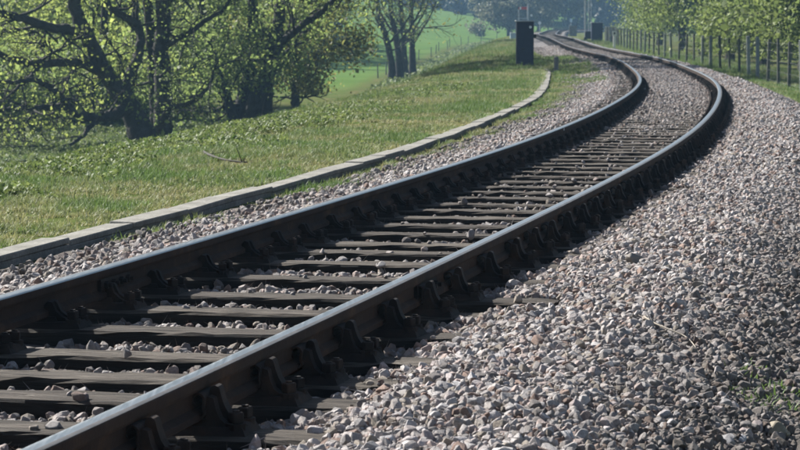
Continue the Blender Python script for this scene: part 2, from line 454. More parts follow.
ys = np.concatenate([np.arange(-30, 4, 2.0), np.arange(4, 60, 0.35), np.arange(60, 140, 0.8), np.arange(140, 480, 3), np.arange(480, 1600, 25), [2500, 4000]])
NL = np.concatenate([[-1500, -700, -350, -200, -130, -90, -65, -50], np.arange(-40, -14, 1.5), np.arange(-14, -6, .4), np.arange(-6, -2, .16), [-1.8, 0, 1.4],
                     np.arange(1.5, 4, .16), np.arange(4, 10, .6), [11, 13, 16, 20, 26, 35, 50, 80, 130, 250, 500, 1000, 1800]])
def xs_fn(y): return np.interp(y, YC, XC) + NL
gme, GX, GY = grid_mesh('ground', xs_fn, ys, gz, M['ground'], len(NL))
s_, n_ = sn(GX, GY)
field = np.clip((-(n_ + 13.2)) / 1.5, 0, 1) * np.clip((GY - 150) / 40, 0, 1)
soil = np.clip(1 - np.abs(n_ + 11.2) / 1.0, 0, 1) * np.clip((GY - 150) / 40, 0, 1) * 0.85
soil = np.maximum(soil, np.clip((GX * 0 - np.abs(n_ + 2.35) + .45) / .3, 0, 1) * np.clip((28 - GY) / 8, 0, 1) * .8)

add_attr(gme, 'field', field.ravel()); add_attr(gme, 'soil', soil.ravel())
tag(link('ground', gme), kind='structure')

# ballast bed
bs = np.concatenate([np.arange(-14, 60, .12), np.arange(60, 120, .4), np.arange(120, 462, 2)])
bnl = np.concatenate([np.arange(-2.55, -.7, .07), np.arange(-.7, .7, .1), np.arange(.7, 3.0, .07)])
SS = np.repeat(bs[:, None], len(bnl), 1)
NN = np.where(bnl[None, :] > 1.3, 1.3 + (bnl[None, :] - 1.3) * ((edge_r(SS) - 1.3) / 1.6), bnl[None, :] + 0 * SS)
bx, by, bt, bth = trk(SS, NN)
V = np.stack([bx, by, bz(SS, NN)], -1).reshape(-1, 3)
c = len(bnl); i = np.arange(len(bs) - 1)[:, None] * c + np.arange(c - 1)[None, :]
bme = mesh_np('ballast_bed', V, np.stack([i, i + 1, i + c + 1, i + c], -1).reshape(-1, 4), M['bed'], True)
dirt = np.clip((np.abs(NN) < .8) * .55 + np.clip((NN - 1.9) / .7, 0, 1) * .8 + np.clip((-NN - 1.75) / .4, 0, 1) * .8, 0, 1) * np.clip((90 - SS) / 50, .15, 1)
add_attr(bme, 'dirt', dirt.ravel())
bed = tag(link('ballast_bed', bme), kind='structure')

# ------------------------------------------------------------------ rails
G = 1.505 / 2
PROF = [(-.0345, -.0075), (-.0315, -.0022), (-.026, -.0004), (-.012, 0), (.012, 0), (.026, -.0004), (.0315, -.0022), (.0345, -.0075), (.0345, -.036), (.028, -.046), (.0105, -.054),
        (.0095, -.103), (.026, -.112), (.0345, -.119), (.0345, -.138), (.029, -.145), (-.029, -.145), (-.0345, -.138), (-.0345, -.119), (-.026, -.112),
        (-.0095, -.103), (-.0105, -.054), (-.028, -.046), (-.0345, -.036)]
PM_R = [0, 0, 0, 0, 1, 1, 2] + [2] * 17          # gauge side on the left
PM_L = [2, 1, 1, 0, 0, 0, 0] + [2] * 17
def build_rail(n0):
    ss = np.concatenate([np.arange(-14, 140, .5), np.arange(140, 466, 2.0)])
    k = len(PROF)
    P = np.array(PROF)
    X, Y, Z, T = trk(ss)
    off = n0 + P[None, :, 0]
    V = np.stack([X[:, None] + off * np.cos(T)[:, None], Y[:, None] - off * np.sin(T)[:, None], Z[:, None] + P[None, :, 1]], -1).reshape(-1, 3)
    i = np.arange(len(ss) - 1)[:, None] * k; j = np.arange(k)[None, :]; j2 = (j + 1) % k
    F = np.stack([i + j, i + j2, i + k + j2, i + k + j], -1).reshape(-1, 4)
    mi = np.tile(np.array(PM_R if n0 > 0 else PM_L), len(ss) - 1)
    me = mesh_np('rail', V, F, [M['railtop'], M['railedge'], M['rust']], False, mi)
    me.polygons.foreach_set('use_smooth', np.ones(len(me.polygons), dtype=bool))
    me.set_sharp_from_angle(angle=math.radians(20))
    return me
rail_l = tag(link('rail', build_rail(-G)), 'rusty steel rail with polished top, on the grass bank side of the track', 'rail', 'rails of the railway line')
rail_r = tag(link('rail', build_rail(G)), 'rusty steel rail with polished top and bolted joint, beside the wide gravel shoulder', 'rail', 'rails of the railway line')

def fishplate(s, n0, side, parent):
    x, y, z, th = trk(s, n0)
    fp = Bm(); prof = [(.012, -.055), (.026, -.049), (.030, -.060), (.030, -.100), (.026, -.110), (.012, -.102)]
    fp.prism([(side * a, b) for a, b in prof], 'y', -.23, .23)
    o = link('fishplate', fp.mesh('fishplate', M['iron']), parent, (x, y, z), (0, 0, -th))
    for k in (-.17, -.06, .06, .17):
        b = Bm().cyl((side * .03, k, -.079), (side * .048, k, -.079), .019, 6).cyl((side * .048, k, -.079), (side * .066, k, -.079), .011, 8)
        link('bolt', b.mesh('bolt', M['iron']), o)
for sd in (-1, 1):
    fishplate(8.30, G, sd, rail_r)
    fishplate(8.30, -G, sd, rail_l)
x, y, z, th = trk(26.05, -G)
link('paint_mark', Bm().box((.0365, 0, -.024), (.003, .035, .028)).mesh('paint_mark', M['white']), rail_l, (x, y, z), (0, 0, -th))

# ------------------------------------------------------------------ sleepers with chairs
SL_TOP = -0.192
SP = 0.757
S_FIRST = 2.20
def sleeper_mesh(seed):
    rr = np.random.default_rng(seed)
    nx = 26
    xs = np.linspace(-1.3, 1.3, nx)
    b = .012
    sec = [(-.125, -.13), (-.125, -b), (-.125 + b, 0), (-.06, .001), (0, .002), (.06, .001), (.125 - b, 0), (.125, -b), (.125, -.13)]
    V = []
    for xx in xs:
        for (yy, zz) in sec:
            e = abs(xx) > 1.25
            V.append((xx, yy + rr.normal(0, .0035) - (np.sign(yy) * .008 if e else 0), zz + rr.normal(0, .0022) - (.006 if e and zz > -.05 else 0)))
    k = len(sec); F = []
    for i in range(nx - 1):
        for j in range(k - 1): F.append((i * k + j, i * k + j + 1, (i + 1) * k + j + 1, (i + 1) * k + j))
    F.append(tuple(range(k))[::-1]); F.append(tuple((nx - 1) * k + j for j in range(k)))
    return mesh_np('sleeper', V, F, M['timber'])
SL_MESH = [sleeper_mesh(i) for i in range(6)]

def arc(cx, cy, r, a0, a1, n): return [(cx + r * math.cos(math.radians(a0 + (a1 - a0) * i / (n - 1))), cy + r * math.sin(math.radians(a0 + (a1 - a0) * i / (n - 1)))) for i in range(n)]
def chair_mesh(detail=True):
    """cast chair in sleeper coordinates: x across the track, outward positive, z=0 at sleeper top, rail seat at z=.047"""
    b = Bm()
    # base casting with sloped edges
    def plate(x0, x1, y, z0, z1, ins):
        v = [(x0, -y, z0), (x1, -y, z0), (x1, y, z0), (x0, y, z0), (x0 + ins, -y + ins, z1), (x1 - ins, -y + ins, z1), (x1 - ins, y - ins, z1), (x0 + ins, y - ins, z1)]
        vv = [b.bm.verts.new(p) for p in v]
        for f in ((0, 1, 2, 3), (4, 5, 6, 7), (0, 1, 5, 4), (1, 2, 6, 5), (2, 3, 7, 6), (3, 0, 4, 7)): b.bm.faces.new([vv[i] for i in f])
    plate(-.19, .19, .10, 0, .030, .016)
    plate(-.075, .085, .075, .028, .052, .010)
    # outer jaw: rounded top, hollow back sweeping down to the plate
    out = [(.047, .028), (.047, .085)] + arc(.067, .140, .017, 180, 20, 6) + [(.090, .118), (.101, .088), (.119, .060), (.148, .040), (.178, .029)]
    b.prism(out, 'y', -.020, .034)
    wide = [(.047, .028), (.047, .118), (.056, .128), (.074, .122), (.082, .085), (.094, .056), (.115, .038), (.13, .028)]
    b.prism(wide, 'y', -.064, .066)
    # inner jaw, lower
    inn = [(-.013, .10), (-.03, .118), (-.050, .112), (-.066, .075), (-.095, .048), (-.14, .03), (-.14, .028), (-.013, .028)]
    b.prism(inn, 'y', -.045, .045)
    inr = [(-.036, .10), (-.052, .118), (-.062, .112), (-.082, .07), (-.12, .042), (-.17, .030), (-.17, .028), (-.036, .028)]
    b.prism(inr, 'y', -.016, .016)
    return b.mesh('chair', M['iron'])
CH_MESH = chair_mesh()
def bolt_mesh():
    b = Bm().cyl((0, 0, .02), (0, 0, .042), .034, 10).box((0, 0, .060), (.040, .040, .036), .004).cyl((0, 0, .076), (0, 0, .084), .012, 8)
    return b.mesh('bolt', M['iron'])
BOLT = bolt_mesh()
def key_mesh():
    # rolled spring key: an S of steel strip, its edge towards the viewer
    pts = []
    for i in range(18):
        a = math.radians(-60 + 300 * i / 17); pts.append((.020 * math.cos(a) , .020 * math.sin(a) + .020))
    pts2 = []
    for i in range(18):
        a = math.radians(90 - 300 * i / 17); pts2.append((.020 * math.cos(a), .020 * math.sin(a) - .020))
    path = pts[::-1][:14] + pts2[3:]
    b = Bm()
    w = .0035
    P = [Vector((p[0], p[1])) for p in path]
    quads = []
    for i, p in enumerate(P):
        d = (P[min(i + 1, len(P) - 1)] - P[max(i - 1, 0)]).normalized(); nrm = Vector((-d.y, d.x))
        quads.append([b.bm.verts.new((q.x, yy, q.y)) for yy in (-.075, .075) for q in (p + nrm * w, p - nrm * w)])
    for i in range(len(quads) - 1):
        A, B = quads[i], quads[i + 1]
        for f in ((A[0], A[1], B[1], B[0]), (A[2], A[3], B[3], B[2]), (A[0], A[2], B[2], B[0]), (A[1], A[3], B[3], B[1])):
            b.bm.faces.new(f)
    return b.mesh('key', M['iron'])
KEY = key_mesh()

def ordinal(k):
    w = ['first', 'second', 'third', 'fourth', 'fifth', 'sixth', 'seventh', 'eighth', 'ninth', 'tenth', 'eleventh', 'twelfth', 'thirteenth', 'fourteenth', 'fifteenth',
         'sixteenth', 'seventeenth', 'eighteenth', 'nineteenth', 'twentieth']
    t2 = {2: 'twenty', 3: 'thirty', 4: 'forty', 5: 'fifty', 6: 'sixty'}
    if k <= 20: return w[k - 1]
    if k % 10 == 0: return {3: 'thirtieth', 4: 'fortieth', 5: 'fiftieth', 6: 'sixtieth'}[k // 10]
    return t2[k // 10] + '-' + w[k % 10 - 1]
N_SL = 300
SL_NEAR = [3.80, 4.52, 5.23, 5.83, 6.49, 7.35, 8.18, 8.91, 9.86, 10.77, 11.47, 12.16, 12.93, 13.70, 14.40, 15.12, 15.85, 16.60, 17.33, 18.09]
SL_S = []
srng = random.Random(3)
far_V, far_F, off = [], [], 0
nvis = 0
for k in range(590):
    s = SL_NEAR[k] if k < len(SL_NEAR) else SL_NEAR[-1] + (k - len(SL_NEAR) + 1) * SP + srng.uniform(-.03, .03)
    if s > 458: break
    SL_S.append(s)
    x, y, z, th = trk(s)
    yaw = -th + math.radians(srng.uniform(-.9, .9))
    dz = srng.uniform(-.004, .004)
    if k < N_SL:
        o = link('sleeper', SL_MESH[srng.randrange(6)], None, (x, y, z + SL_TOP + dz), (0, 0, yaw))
        # shift a little endways
        e = srng.uniform(-.04, .04)
        if k == 13: e = .02
        q = k
        if q < 1: lab = 'timber sleeper lying just below the bottom edge of the view'
        elif q == 1: lab = 'weathered timber sleeper nearest the bottom left corner, first in the row'
        elif k <= 69: lab = 'weathered timber sleeper lying %s in the row counted from the bottom edge' % ordinal(q)
        elif k <= 110: lab = 'timber sleeper nearly buried in gravel inside the sharp bend'
        else: lab = 'distant timber sleeper in the track beyond the bend'
        tag(o, lab, 'sleeper', 'timber sleepers under the rails')
        for side in (-1, 1):
            ch = link('chair', CH_MESH, o, (side * G - 0, 0, -.0), (srng.uniform(-.02, .02), srng.uniform(-.015, .015), (0 if side > 0 else math.pi) + srng.uniform(-.035, .035)))
            if k < 75:
                for (bx_, by_) in ((.148, -.058), (.148, .058), (-.148, -.058), (-.148, .058)):
                    if k > 45 and by_ > 0: continue
                    link('bolt', BOLT, ch, (bx_, by_, 0), (0, 0, srng.uniform(0, 1.5)))
                if k < 60: link('key', KEY, ch, (.029, -.004 + srng.uniform(-.012, .012), .098), (0, 0, 0))
    else:
        c_, s2_ = math.cos(yaw), math.sin(yaw)
        for (xx, yy, zz) in ((-1.3, -.125, -.1), (1.3, -.125, -.1), (1.3, .125, -.1), (-1.3, .125, -.1), (-1.3, -.125, 0), (1.3, -.125, 0), (1.3, .125, 0), (-1.3, .125, 0)):
            far_V.append((x + xx * c_ - yy * s2_, y + xx * s2_ + yy * c_, z + SL_TOP + zz))
        far_F += [tuple(off + q for q in f) for f in ((4, 5, 6, 7), (0, 1, 5, 4), (1, 2, 6, 5), (2, 3, 7, 6), (3, 0, 4, 7))]; off += 8
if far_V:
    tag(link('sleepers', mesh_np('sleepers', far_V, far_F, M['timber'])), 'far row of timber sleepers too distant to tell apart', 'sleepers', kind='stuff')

# ------------------------------------------------------------------ ballast stones
def stone_mesh(seed, mat):
    rr = np.random.default_rng(seed)
    bm = bmesh.new()
    p = rr.normal(size=(24, 3)); p /= np.linalg.norm(p, axis=1)[:, None]
    p *= np.array([1.15, .9, .72]) * rr.uniform(.9, 1.08, (24, 1))
    for q_ in range(3):
        nn_ = rr.normal(size=3); nn_ /= np.linalg.norm(nn_); hh_ = rr.uniform(.45, .7); dd_ = p @ nn_
        p = p - np.clip(dd_ - hh_, 0, None)[:, None] * nn_
    for q in p: bm.verts.new(q)
    r = bmesh.ops.convex_hull(bm, input=bm.verts)
    bmesh.ops.delete(bm, geom=[g for g in r['geom_interior'] if isinstance(g, bmesh.types.BMVert)], context='VERTS')
    bmesh.ops.bevel(bm, geom=list(bm.edges), offset=.05, segments=1, affect='EDGES')
    bmesh.ops.triangulate(bm, faces=bm.faces)
    bmesh.ops.recalc_face_normals(bm, faces=bm.faces)
    me = bpy.data.meshes.new('stone'); bm.to_mesh(me); bm.free(); me.materials.append(mat)
    return me
ST_I = [stone_mesh(100 + i, M['stone_inst']) for i in range(9)]
ST_O = [stone_mesh(100 + i, M['stone']) for i in range(9)]

def scatter_gn(name, pts, rot, scl, idx, tint, meshes, parent=None):
    col = bpy.data.collections.new(name + '_kinds')
    for i, me in enumerate(meshes):
        col.objects.link(bpy.data.objects.new('%s_kind_%02d' % (name, i), me))
    me = bpy.data.meshes.new(name)
    me.vertices.add(len(pts)); me.vertices.foreach_set('co', np.asarray(pts, np.float32).ravel())
    add_attr(me, 'rot', rot, 'FLOAT_VECTOR'); add_attr(me, 'scl', scl, 'FLOAT_VECTOR'); add_attr(me, 'idx', idx, 'INT')
    if np.ndim(tint) == 1: add_attr(me, 'tint', tint, 'FLOAT')
    else: add_attr(me, 'tint', np.c_[tint, np.ones(len(tint))], 'FLOAT_COLOR')
    o = link(name, me, parent)
    ng = bpy.data.node_groups.new(name + '_scatter', 'GeometryNodeTree')
    ng.interface.new_socket('Geometry', in_out='INPUT', socket_type='NodeSocketGeometry')
    ng.interface.new_socket('Geometry', in_out='OUTPUT', socket_type='NodeSocketGeometry')
    gi = ng.nodes.new('NodeGroupInput'); go = ng.nodes.new('NodeGroupOutput')
    ci = ng.nodes.new('GeometryNodeCollectionInfo'); ci.inputs['Collection'].default_value = col
    ci.inputs['Separate Children'].default_value = True; ci.inputs['Reset Children'].default_value = True
    ip = ng.nodes.new('GeometryNodeInstanceOnPoints'); ip.inputs['Pick Instance'].default_value = True
    def na(nm, ty):
        a = ng.nodes.new('GeometryNodeInputNamedAttribute'); a.data_type = ty; a.inputs['Name'].default_value = nm; return a.outputs[0]
    e2r = ng.nodes.new('FunctionNodeEulerToRotation')
    L = ng.links.new
    L(gi.outputs[0], ip.inputs['Points']); L(ci.outputs[0], ip.inputs['Instance'])
    L(na('idx', 'INT'), ip.inputs['Instance Index']); L(na('rot', 'FLOAT_VECTOR'), e2r.inputs[0]); L(e2r.outputs[0], ip.inputs['Rotation'])
    L(na('scl', 'FLOAT_VECTOR'), ip.inputs['Scale']); L(ip.outputs[0], go.inputs[0])
    md = o.modifiers.new('scatter', 'NODES'); md.node_group = ng
    return o

STONE_COLS = np.array([(.22, .20, .185), (.36, .335, .31), (.44, .415, .39), (.42, .345, .31), (.52, .50, .475), (.30, .265, .215), (.40, .385, .37), (.27, .19, .15), (.47, .43, .40)])
def frame_uv(x, y, z):
    cp, sp = math.cos(PITCH), math.sin(PITCH)
    zz = z - CAM_H; d = y * cp - zz * sp; v = zz * cp + y * sp
    return 400 + FPX * x / d, 225 - FPX * v / d, d
SLA = np.array(SL_S)
def sleeper_dist(s):
    i = np.clip(np.searchsorted(SLA, s), 1, len(SLA) - 1)
    return np.minimum(np.abs(s - SLA[i]), np.abs(s - SLA[i - 1]))

P_, R_, Q_, T_ = [], [], [], []
def strew(s0, s1, n0, n1, dens, size, zoff=0.0, layers=1, keep=None):
    cnt = int((s1 - s0) * (n1 - n0) * dens)
    s = RNG.uniform(s0, s1, cnt); n = RNG.uniform(n0, n1, cnt)
    ok = n < edge_r(s) + RNG.normal(0, .12, cnt)
    if keep is not None: ok &= keep(s, n)
    # clear of rails, and of sleepers and chairs where these stand proud
    d = sleeper_dist(s); lvl = bz(s, n) - np.interp(s, S, ZC)
    proud = SL_TOP - lvl
    hit = (d < .145) & (np.abs(n) < 1.32)
    ok &= ~(hit & (proud > 0.012) & (RNG.random(cnt) > .014))
    an = np.abs(n)
    ok &= np.abs(an - G) > .085
    ok &= ~((d < .13) & (np.abs(an - G) < .235) & (s < 120))
    s, n, d, lvl, hit, an = s[ok], n[ok], d[ok], lvl[ok], hit[ok], an[ok]
    m = len(s)
    x, y, zt, th = trk(s, n)
    sc = size * np.clip(np.exp(RNG.normal(0, .34, m)), .4, 1.75) * np.interp(s, [0, 40, 110], [1, 1.0, 1.15])
    top = np.where(hit & (np.abs(n) < 1.3), np.maximum(lvl, SL_TOP), lvl)
    z = zt + top + zoff + sc * RNG.uniform(.1, .75, m)
    # keep stones in the cribs below the rail seats
    u, v, dd = frame_uv(x, y, z)
    mg = 60 + 1.2 * FPX / np.maximum(dd, 3)
    vis = (u > -mg) & (u < 800 + mg) & (v < 620) & (y > 3)
    col = np.array([1.07, 1.06, 1.07]) * STONE_COLS[RNG.integers(0, len(STONE_COLS), m)] * RNG.uniform(.75, 1.2, (m, 1))
    dirt = np.clip(np.clip((n - 1.75) / .6, 0, 1) * .6 * np.clip((34 - s) / 20, 0, 1) + (an < .75) * .35 + np.clip((-n - 1.75) / .4, 0, 1) * .45 + vnoise(x, y, .9) * .35, 0, .85)[:, None]
    col = col * (1 - dirt) + np.array([.105, .088, .072]) * dirt
    rs = (np.clip(1 - (np.abs(an - G) - .08) / .32, 0, 1) * RNG.uniform(.1, .75, m))[:, None]
    col = col * (1 - rs) + np.array([.15, .098, .068]) * rs
    sel = vis
    P_.append(np.c_[x, y, z][sel]); R_.append(RNG.uniform(0, 6.28, (m, 3))[sel]); Q_.append((sc[:, None] * RNG.uniform(.8, 1.2, (m, 3)))[sel]); T_.append(col[sel])
# wide shoulder on the camera side
strew(-2, 22, .82, 3.1, 2150, .0182)
strew(-2, 16, .82, 3.1, 900, .009, .006)
strew(22, 50, .82, 3.0, 1250, .0225)
strew(50, 130, .82, 2.1, 700, .026)
# cribs between the rails
strew(-2, 30, -.72, .72, 800, .020)
strew(30, 75, -.72, .72, 950, .0225)
strew(75, 130, -.72, .72, 600, .026)
# shoulder towards the cable trough
def lk(s, n): return RNG.random(len(s)) < np.interp(-n, [.8, 1.5, 1.9, 2.35], [1, 1, .75, .12])
strew(2, 60, -2.4, -.82, 1000, .0225, keep=lk)
strew(60, 150, -2.6, -.82, 560, .026, keep=lk)
SPT = np.concatenate(P_); SRT = np.concatenate(R_); SSC = np.concatenate(Q_); STT = np.concatenate(T_)
SIX = RNG.integers(0, 9, len(SPT))
# the 300 that show largest stand as stones of their own
u, v, dd = frame_uv(SPT[:, 0], SPT[:, 1], SPT[:, 2])
inside = (u > 8) & (u < 792) & (v > 8) & (v < 444) & (SPT[:, 0] > trk(np.interp(SPT[:, 1], YC, S))[0] + .9)
show = np.where(inside, SSC.max(1) / dd, 0) * RNG.uniform(.7, 1.0, len(dd))
big = np.argsort(-show)[:300]
for i in big:
    o = link('stone', ST_O[SIX[i]], bed, SPT[i], SRT[i]); o.scale = SSC[i]
rest = np.ones(len(SPT), bool); rest[big] = False
tag(scatter_gn('loose_stones', SPT[rest], SRT[rest], SSC[rest], SIX[rest], STT[rest], ST_I, bed), kind='stuff')
print('stones', len(SPT))

# ------------------------------------------------------------------ cable trough with concrete lids
def trough_s(s): return np.interp(s, [0, 10, 30, 40, 50, 60, 72, 83], [-2.78, -2.74, -2.75, -2.82, -2.86, -2.95, -3.0, -3.06])
tr = bpy.data.objects.new('cable_trough', None); COL.objects.link(tr)
x, y, z, th = trk(12.0, trough_s(12.0)); tr.location = (x, y, z - .5)
tag(tr, 'low concrete cable trough with lids running along the grass beside the track', 'trough')
trng = random.Random(5)
LID = Bm().box((0, 0, 0), (.205, 1.475, .042), .007).mesh('lid', M['concrete'])
CHN = Bm().box((0, 0, -.105), (.185, 1.49, .17), .006).mesh('channel', M['concrete'])
s = 6.0
while s < 83:
    n = float(trough_s(s)); n2 = float(trough_s(s + 1.5))
    x, y, z, th = trk(s + .75, (n + n2) / 2)
    yaw = -th - math.atan2(n2 - n, 1.5) * 1.0
    lz = float(z) - .330 + trng.uniform(-.008, .008)
    loc = Vector((float(x), float(y), lz)) - tr.location
    o = link('lid', LID, tr, loc + Vector((trng.uniform(-.012, .012), 0, 0)), (trng.uniform(-.007, .007), trng.uniform(-.04, .03), yaw + trng.uniform(-.010, .010)))
    link('channel', CHN, tr, loc, (0, 0, yaw))
    s += 1.5

# ------------------------------------------------------------------ cabinets
def cabinet(u, Z, w, h, base_v, label, warn):
    x, y, zb = px(u, base_v, Z=Z)
    zb = float(gz(x, y)) if abs(float(gz(x, y)) - zb) < .25 else zb
    r = bpy.data.objects.new('relay_cabinet', None); COL.objects.link(r); r.location = (x, y, zb - .06)
    tag(r, label, 'cabinet', 'trackside equipment cabinets')
    h += .06; d = w * .75
    link('plinth', Bm().box((0, 0, .05), (w + .08, d + .08, .16), .01).mesh('plinth', M['concrete']), r)
    link('body', Bm().box((0, 0, .13 + (h - .13) / 2), (w, d, h - .13), .012).mesh('body', M['cabinet']), r)
    link('roof', Bm().box((0, 0, h + .012), (w + .07, d + .09, .045), .012).mesh('roof', M['galv']), r)
    door = link('door', Bm().box((0, -d / 2 - .012, .13 + (h - .2) / 2 + .02), (w - .06, .026, h - .24), .006).mesh('door', M['cabinet']), r)
    link('handle', Bm().cyl((-w * .25, -d / 2 - .06, h * .44), (w * .02, -d / 2 - .06, h * .44), .012).box((-w * .12, -d / 2 - .04, h * .44), (.10, .04, .05), .005).mesh('handle', M['black']), door)
    for zz in (.25, .55, .84): link('hinge', Bm().cyl((w / 2 - .018, -d / 2 - .03, h * zz - .05), (w / 2 - .018, -d / 2 - .03, h * zz + .05), .014).mesh('hinge', M['black']), door)
    if warn: link('warning_plate', Bm().cyl((w * .30, -d / 2 - .025, h * .885), (w * .30, -d / 2 - .029, h * .885), .045, 16).mesh('warning_plate', M['white']), door)
    link('side_box', Bm().box((w / 2 + .045, -.1, h * .70), (.09, .16, .13), .01).mesh('side_box', M['black']), r)
    return r
cabinet(524.5, 90, .58, 1.55, 72, 'tall narrow navy blue equipment cabinet standing on the grass bank', True)
cabinet(596.3, 204, .84, 1.55, 43.5, 'distant navy blue equipment cabinet on the fence side beyond the bend', False)

# concrete marker post near the cabinet
x, y, zb = px(556, 70, Z=84)
zb = float(surf(x, y)) - .05
tag(link('marker_post', Bm().box((0, 0, .24), (.14, .12, .60), .03).box((0, 0, .0), (.2, .2, .12), .02).mesh('marker_post', M['concrete']), None, (x, y, zb)), 'short grey concrete post beside the gravel right of the cabinet', 'post')

# pale tank or box on the bank behind the cabinet
x, y, zb = px(513, 40, Z=205)
zb = float(gz(x, y)); hh = CAM_H - (33 - HORIZON) / FPX * y - zb
r = tag(link('junction_box', Bm().box((0, 0, hh / 2), (.46, .4, hh), .02).mesh('junction_box', M['paleblue']), None, (x, y, zb)), 'small pale blue box on the bank left of the tall cabinet', 'box')
link('lid', Bm().box((0, 0, hh + .02), (.5, .44, .05), .01).mesh('lid', M['white']), r)

# number post by the track
x, y, zb = px(614, 46.5, Z=158)
zb = float(gz(x, y)) - .05; top = CAM_H - (31 - HORIZON) / FPX * y - zb
r = bpy.data.objects.new('number_post', None); COL.objects.link(r); r.location = (x, y, zb)
tag(r, 'short white post with a square plate at the foot of the fence', 'sign')
link('post', Bm().box((0, 0, (top - .2) / 2), (.14, .06, top - .2), .008).mesh('post', M['white']), r)
pl = link('plate', Bm().box((0, -.035, top - .14), (.26, .02, .28), .004).mesh('plate', M['white']), r)
link('symbol', Bm().box((0, -.048, top - .13), (.10, .006, .12)).mesh('symbol', M['black']), pl)

# colour light mast beside the far cabinet
x, y, zb = px(586.5, 43, Z=207)
zb = float(gz(x, y)) - .05
r = bpy.data.objects.new('signal_mast', None); COL.objects.link(r); r.location = (x, y, zb)
tag(r, 'tall pale twin post signal mast with black box at its foot, beside the distant cabinet', 'signal')
link('mast', Bm().cyl((-.14, 0, 0), (-.14, 0, 5.2), .062, 12).mesh('mast', M['galv']), r)
lad = link('ladder', Bm().cyl((.13, -.06, .7), (.13, -.06, 5.0), .036, 8).cyl((.32, .25, .7), (.32, .25, 5.0), .02, 8).mesh('ladder', M['galv']), r)
for k in range(14): link('rung', Bm().cyl((.13, -.06, .9 + k * .3), (.32, .25, .9 + k * .3), .010, 6).mesh('rung', M['galv']), lad)
link('equipment_box', Bm().box((.10, -.05, .62), (.50, .34, .58), .03).mesh('equipment_box', M['black']), r)
link('equipment_box', Bm().box((-.12, -.10, .25), (.26, .3, .42), .02).mesh('equipment_box', M['black']), r)
hd = link('signal_head', Bm().box((-.14, -.16, 4.6), (.34, .2, .8), .04).mesh('signal_head', M['black']), r)
for zz in (4.4, 4.75): link('hood', Bm().cyl((-.14, -.24, zz), (-.14, -.44, zz), .12, 12).mesh('hood', M['black']), hd)

# semaphore signal behind the near cabinet
Zs = 300
x, y, zb = px(523, 30, Z=Zs); zb = float(gz(x, y))
k_ = FPX / Zs
def zz(v): return CAM_H - (v - HORIZON) / FPX * Zs - zb
r = bpy.data.objects.new('semaphore_signal', None); COL.objects.link(r); r.location = (x, y, zb)
tag(r, 'white semaphore signal with red arm rising behind the tall cabinet', 'signal')
link('post', Bm().cyl((4.6 / k_, 0, 0), (4.6 / k_, 0, zz(4)), .10, 10).mesh('post', M['galv']), r)
link('post', Bm().cyl((-4.5 / k_, 0, 0), (-4.5 / k_, 0, zz(10)), .06, 10).mesh('post', M['galv']), r)
link('cross_bar', Bm().box((0, 0, zz(18.5)), (9.2 / k_, .10, .12)).mesh('cross_bar', M['galv']), r)
arm = link('arm', Bm().box((-.6 / k_, -.12, zz(8.3)), (8.2 / k_, .04, .30), .01).mesh('arm', M['red']), r)
link('stripe', Bm().box((-3.0 / k_, -.145, zz(8.3)), (.16, .02, .31)).mesh('stripe', M['white']), arm)
link('disc', Bm().cyl((8 / k_, -.12, zz(15.4)), (8 / k_, -.16, zz(15.4)), .14, 14).mesh('disc', M['white']), r)

# far white disc and pale sign near the hut
for (u, v, Z, lab, mt, nm) in ((539.3, 23, 330, 'small round white board on a post beside the far track', 'white', 'round_board'), (570.5, 20.5, 400, 'small pale blue board near the dark hut', 'paleblue', 'pale_board')):
    x, y, zc = px(u, v, Z=Z); zb = float(gz(x, y))
    r = bpy.data.objects.new(nm, None); COL.objects.link(r); r.location = (x, y, zb); tag(r, lab, 'sign')
    link('post', Bm().cyl((0, 0, -.1), (0, 0, zc - zb), .05, 8).mesh('post', M['galv']), r)
    link('board', Bm().cyl((0, -.06, zc - zb), (0, -.1, zc - zb), .19, 16).mesh('board', M[mt]) if mt == 'white' else Bm().box((0, -.08, zc - zb), (.36, .04, .5), .01).mesh('board', M[mt]), r)

# dark hut by the far line
x, y, zb = px(561, 23, Z=430); zb = float(gz(x, y)) - .1
r = bpy.data.objects.new('lineside_hut', None); COL.objects.link(r); r.location = (x, y, zb)
tag(r, 'dark hut with a shallow roof in front of the far wood', 'hut')
link('wall', Bm().box((0, 0, .9), (2.3, 2.0, 2.0), .02).mesh('wall', M['hut']), r)
link('roof', Bm().prism([(-1.4, 1.88), (1.4, 2.0), (1.4, 2.12), (-1.4, 2.0)], 'y', -1.3, 1.3).mesh('roof', M['steel_dark']), r)
link('door', Bm().box((.4, -1.015, .8), (.75, .05, 1.7), .01).mesh('door', M['black']), r)
wd = link('window', Bm().box((-.55, -1.015, 1.1), (.6, .05, .6), .01).mesh('window', M['black']), r)
link('frame', Bm().box((-.55, -1.03, 1.43), (.7, .06, .06)).box((-.55, -1.03, .77), (.7, .06, .06)).mesh('frame', M['hut']), wd)

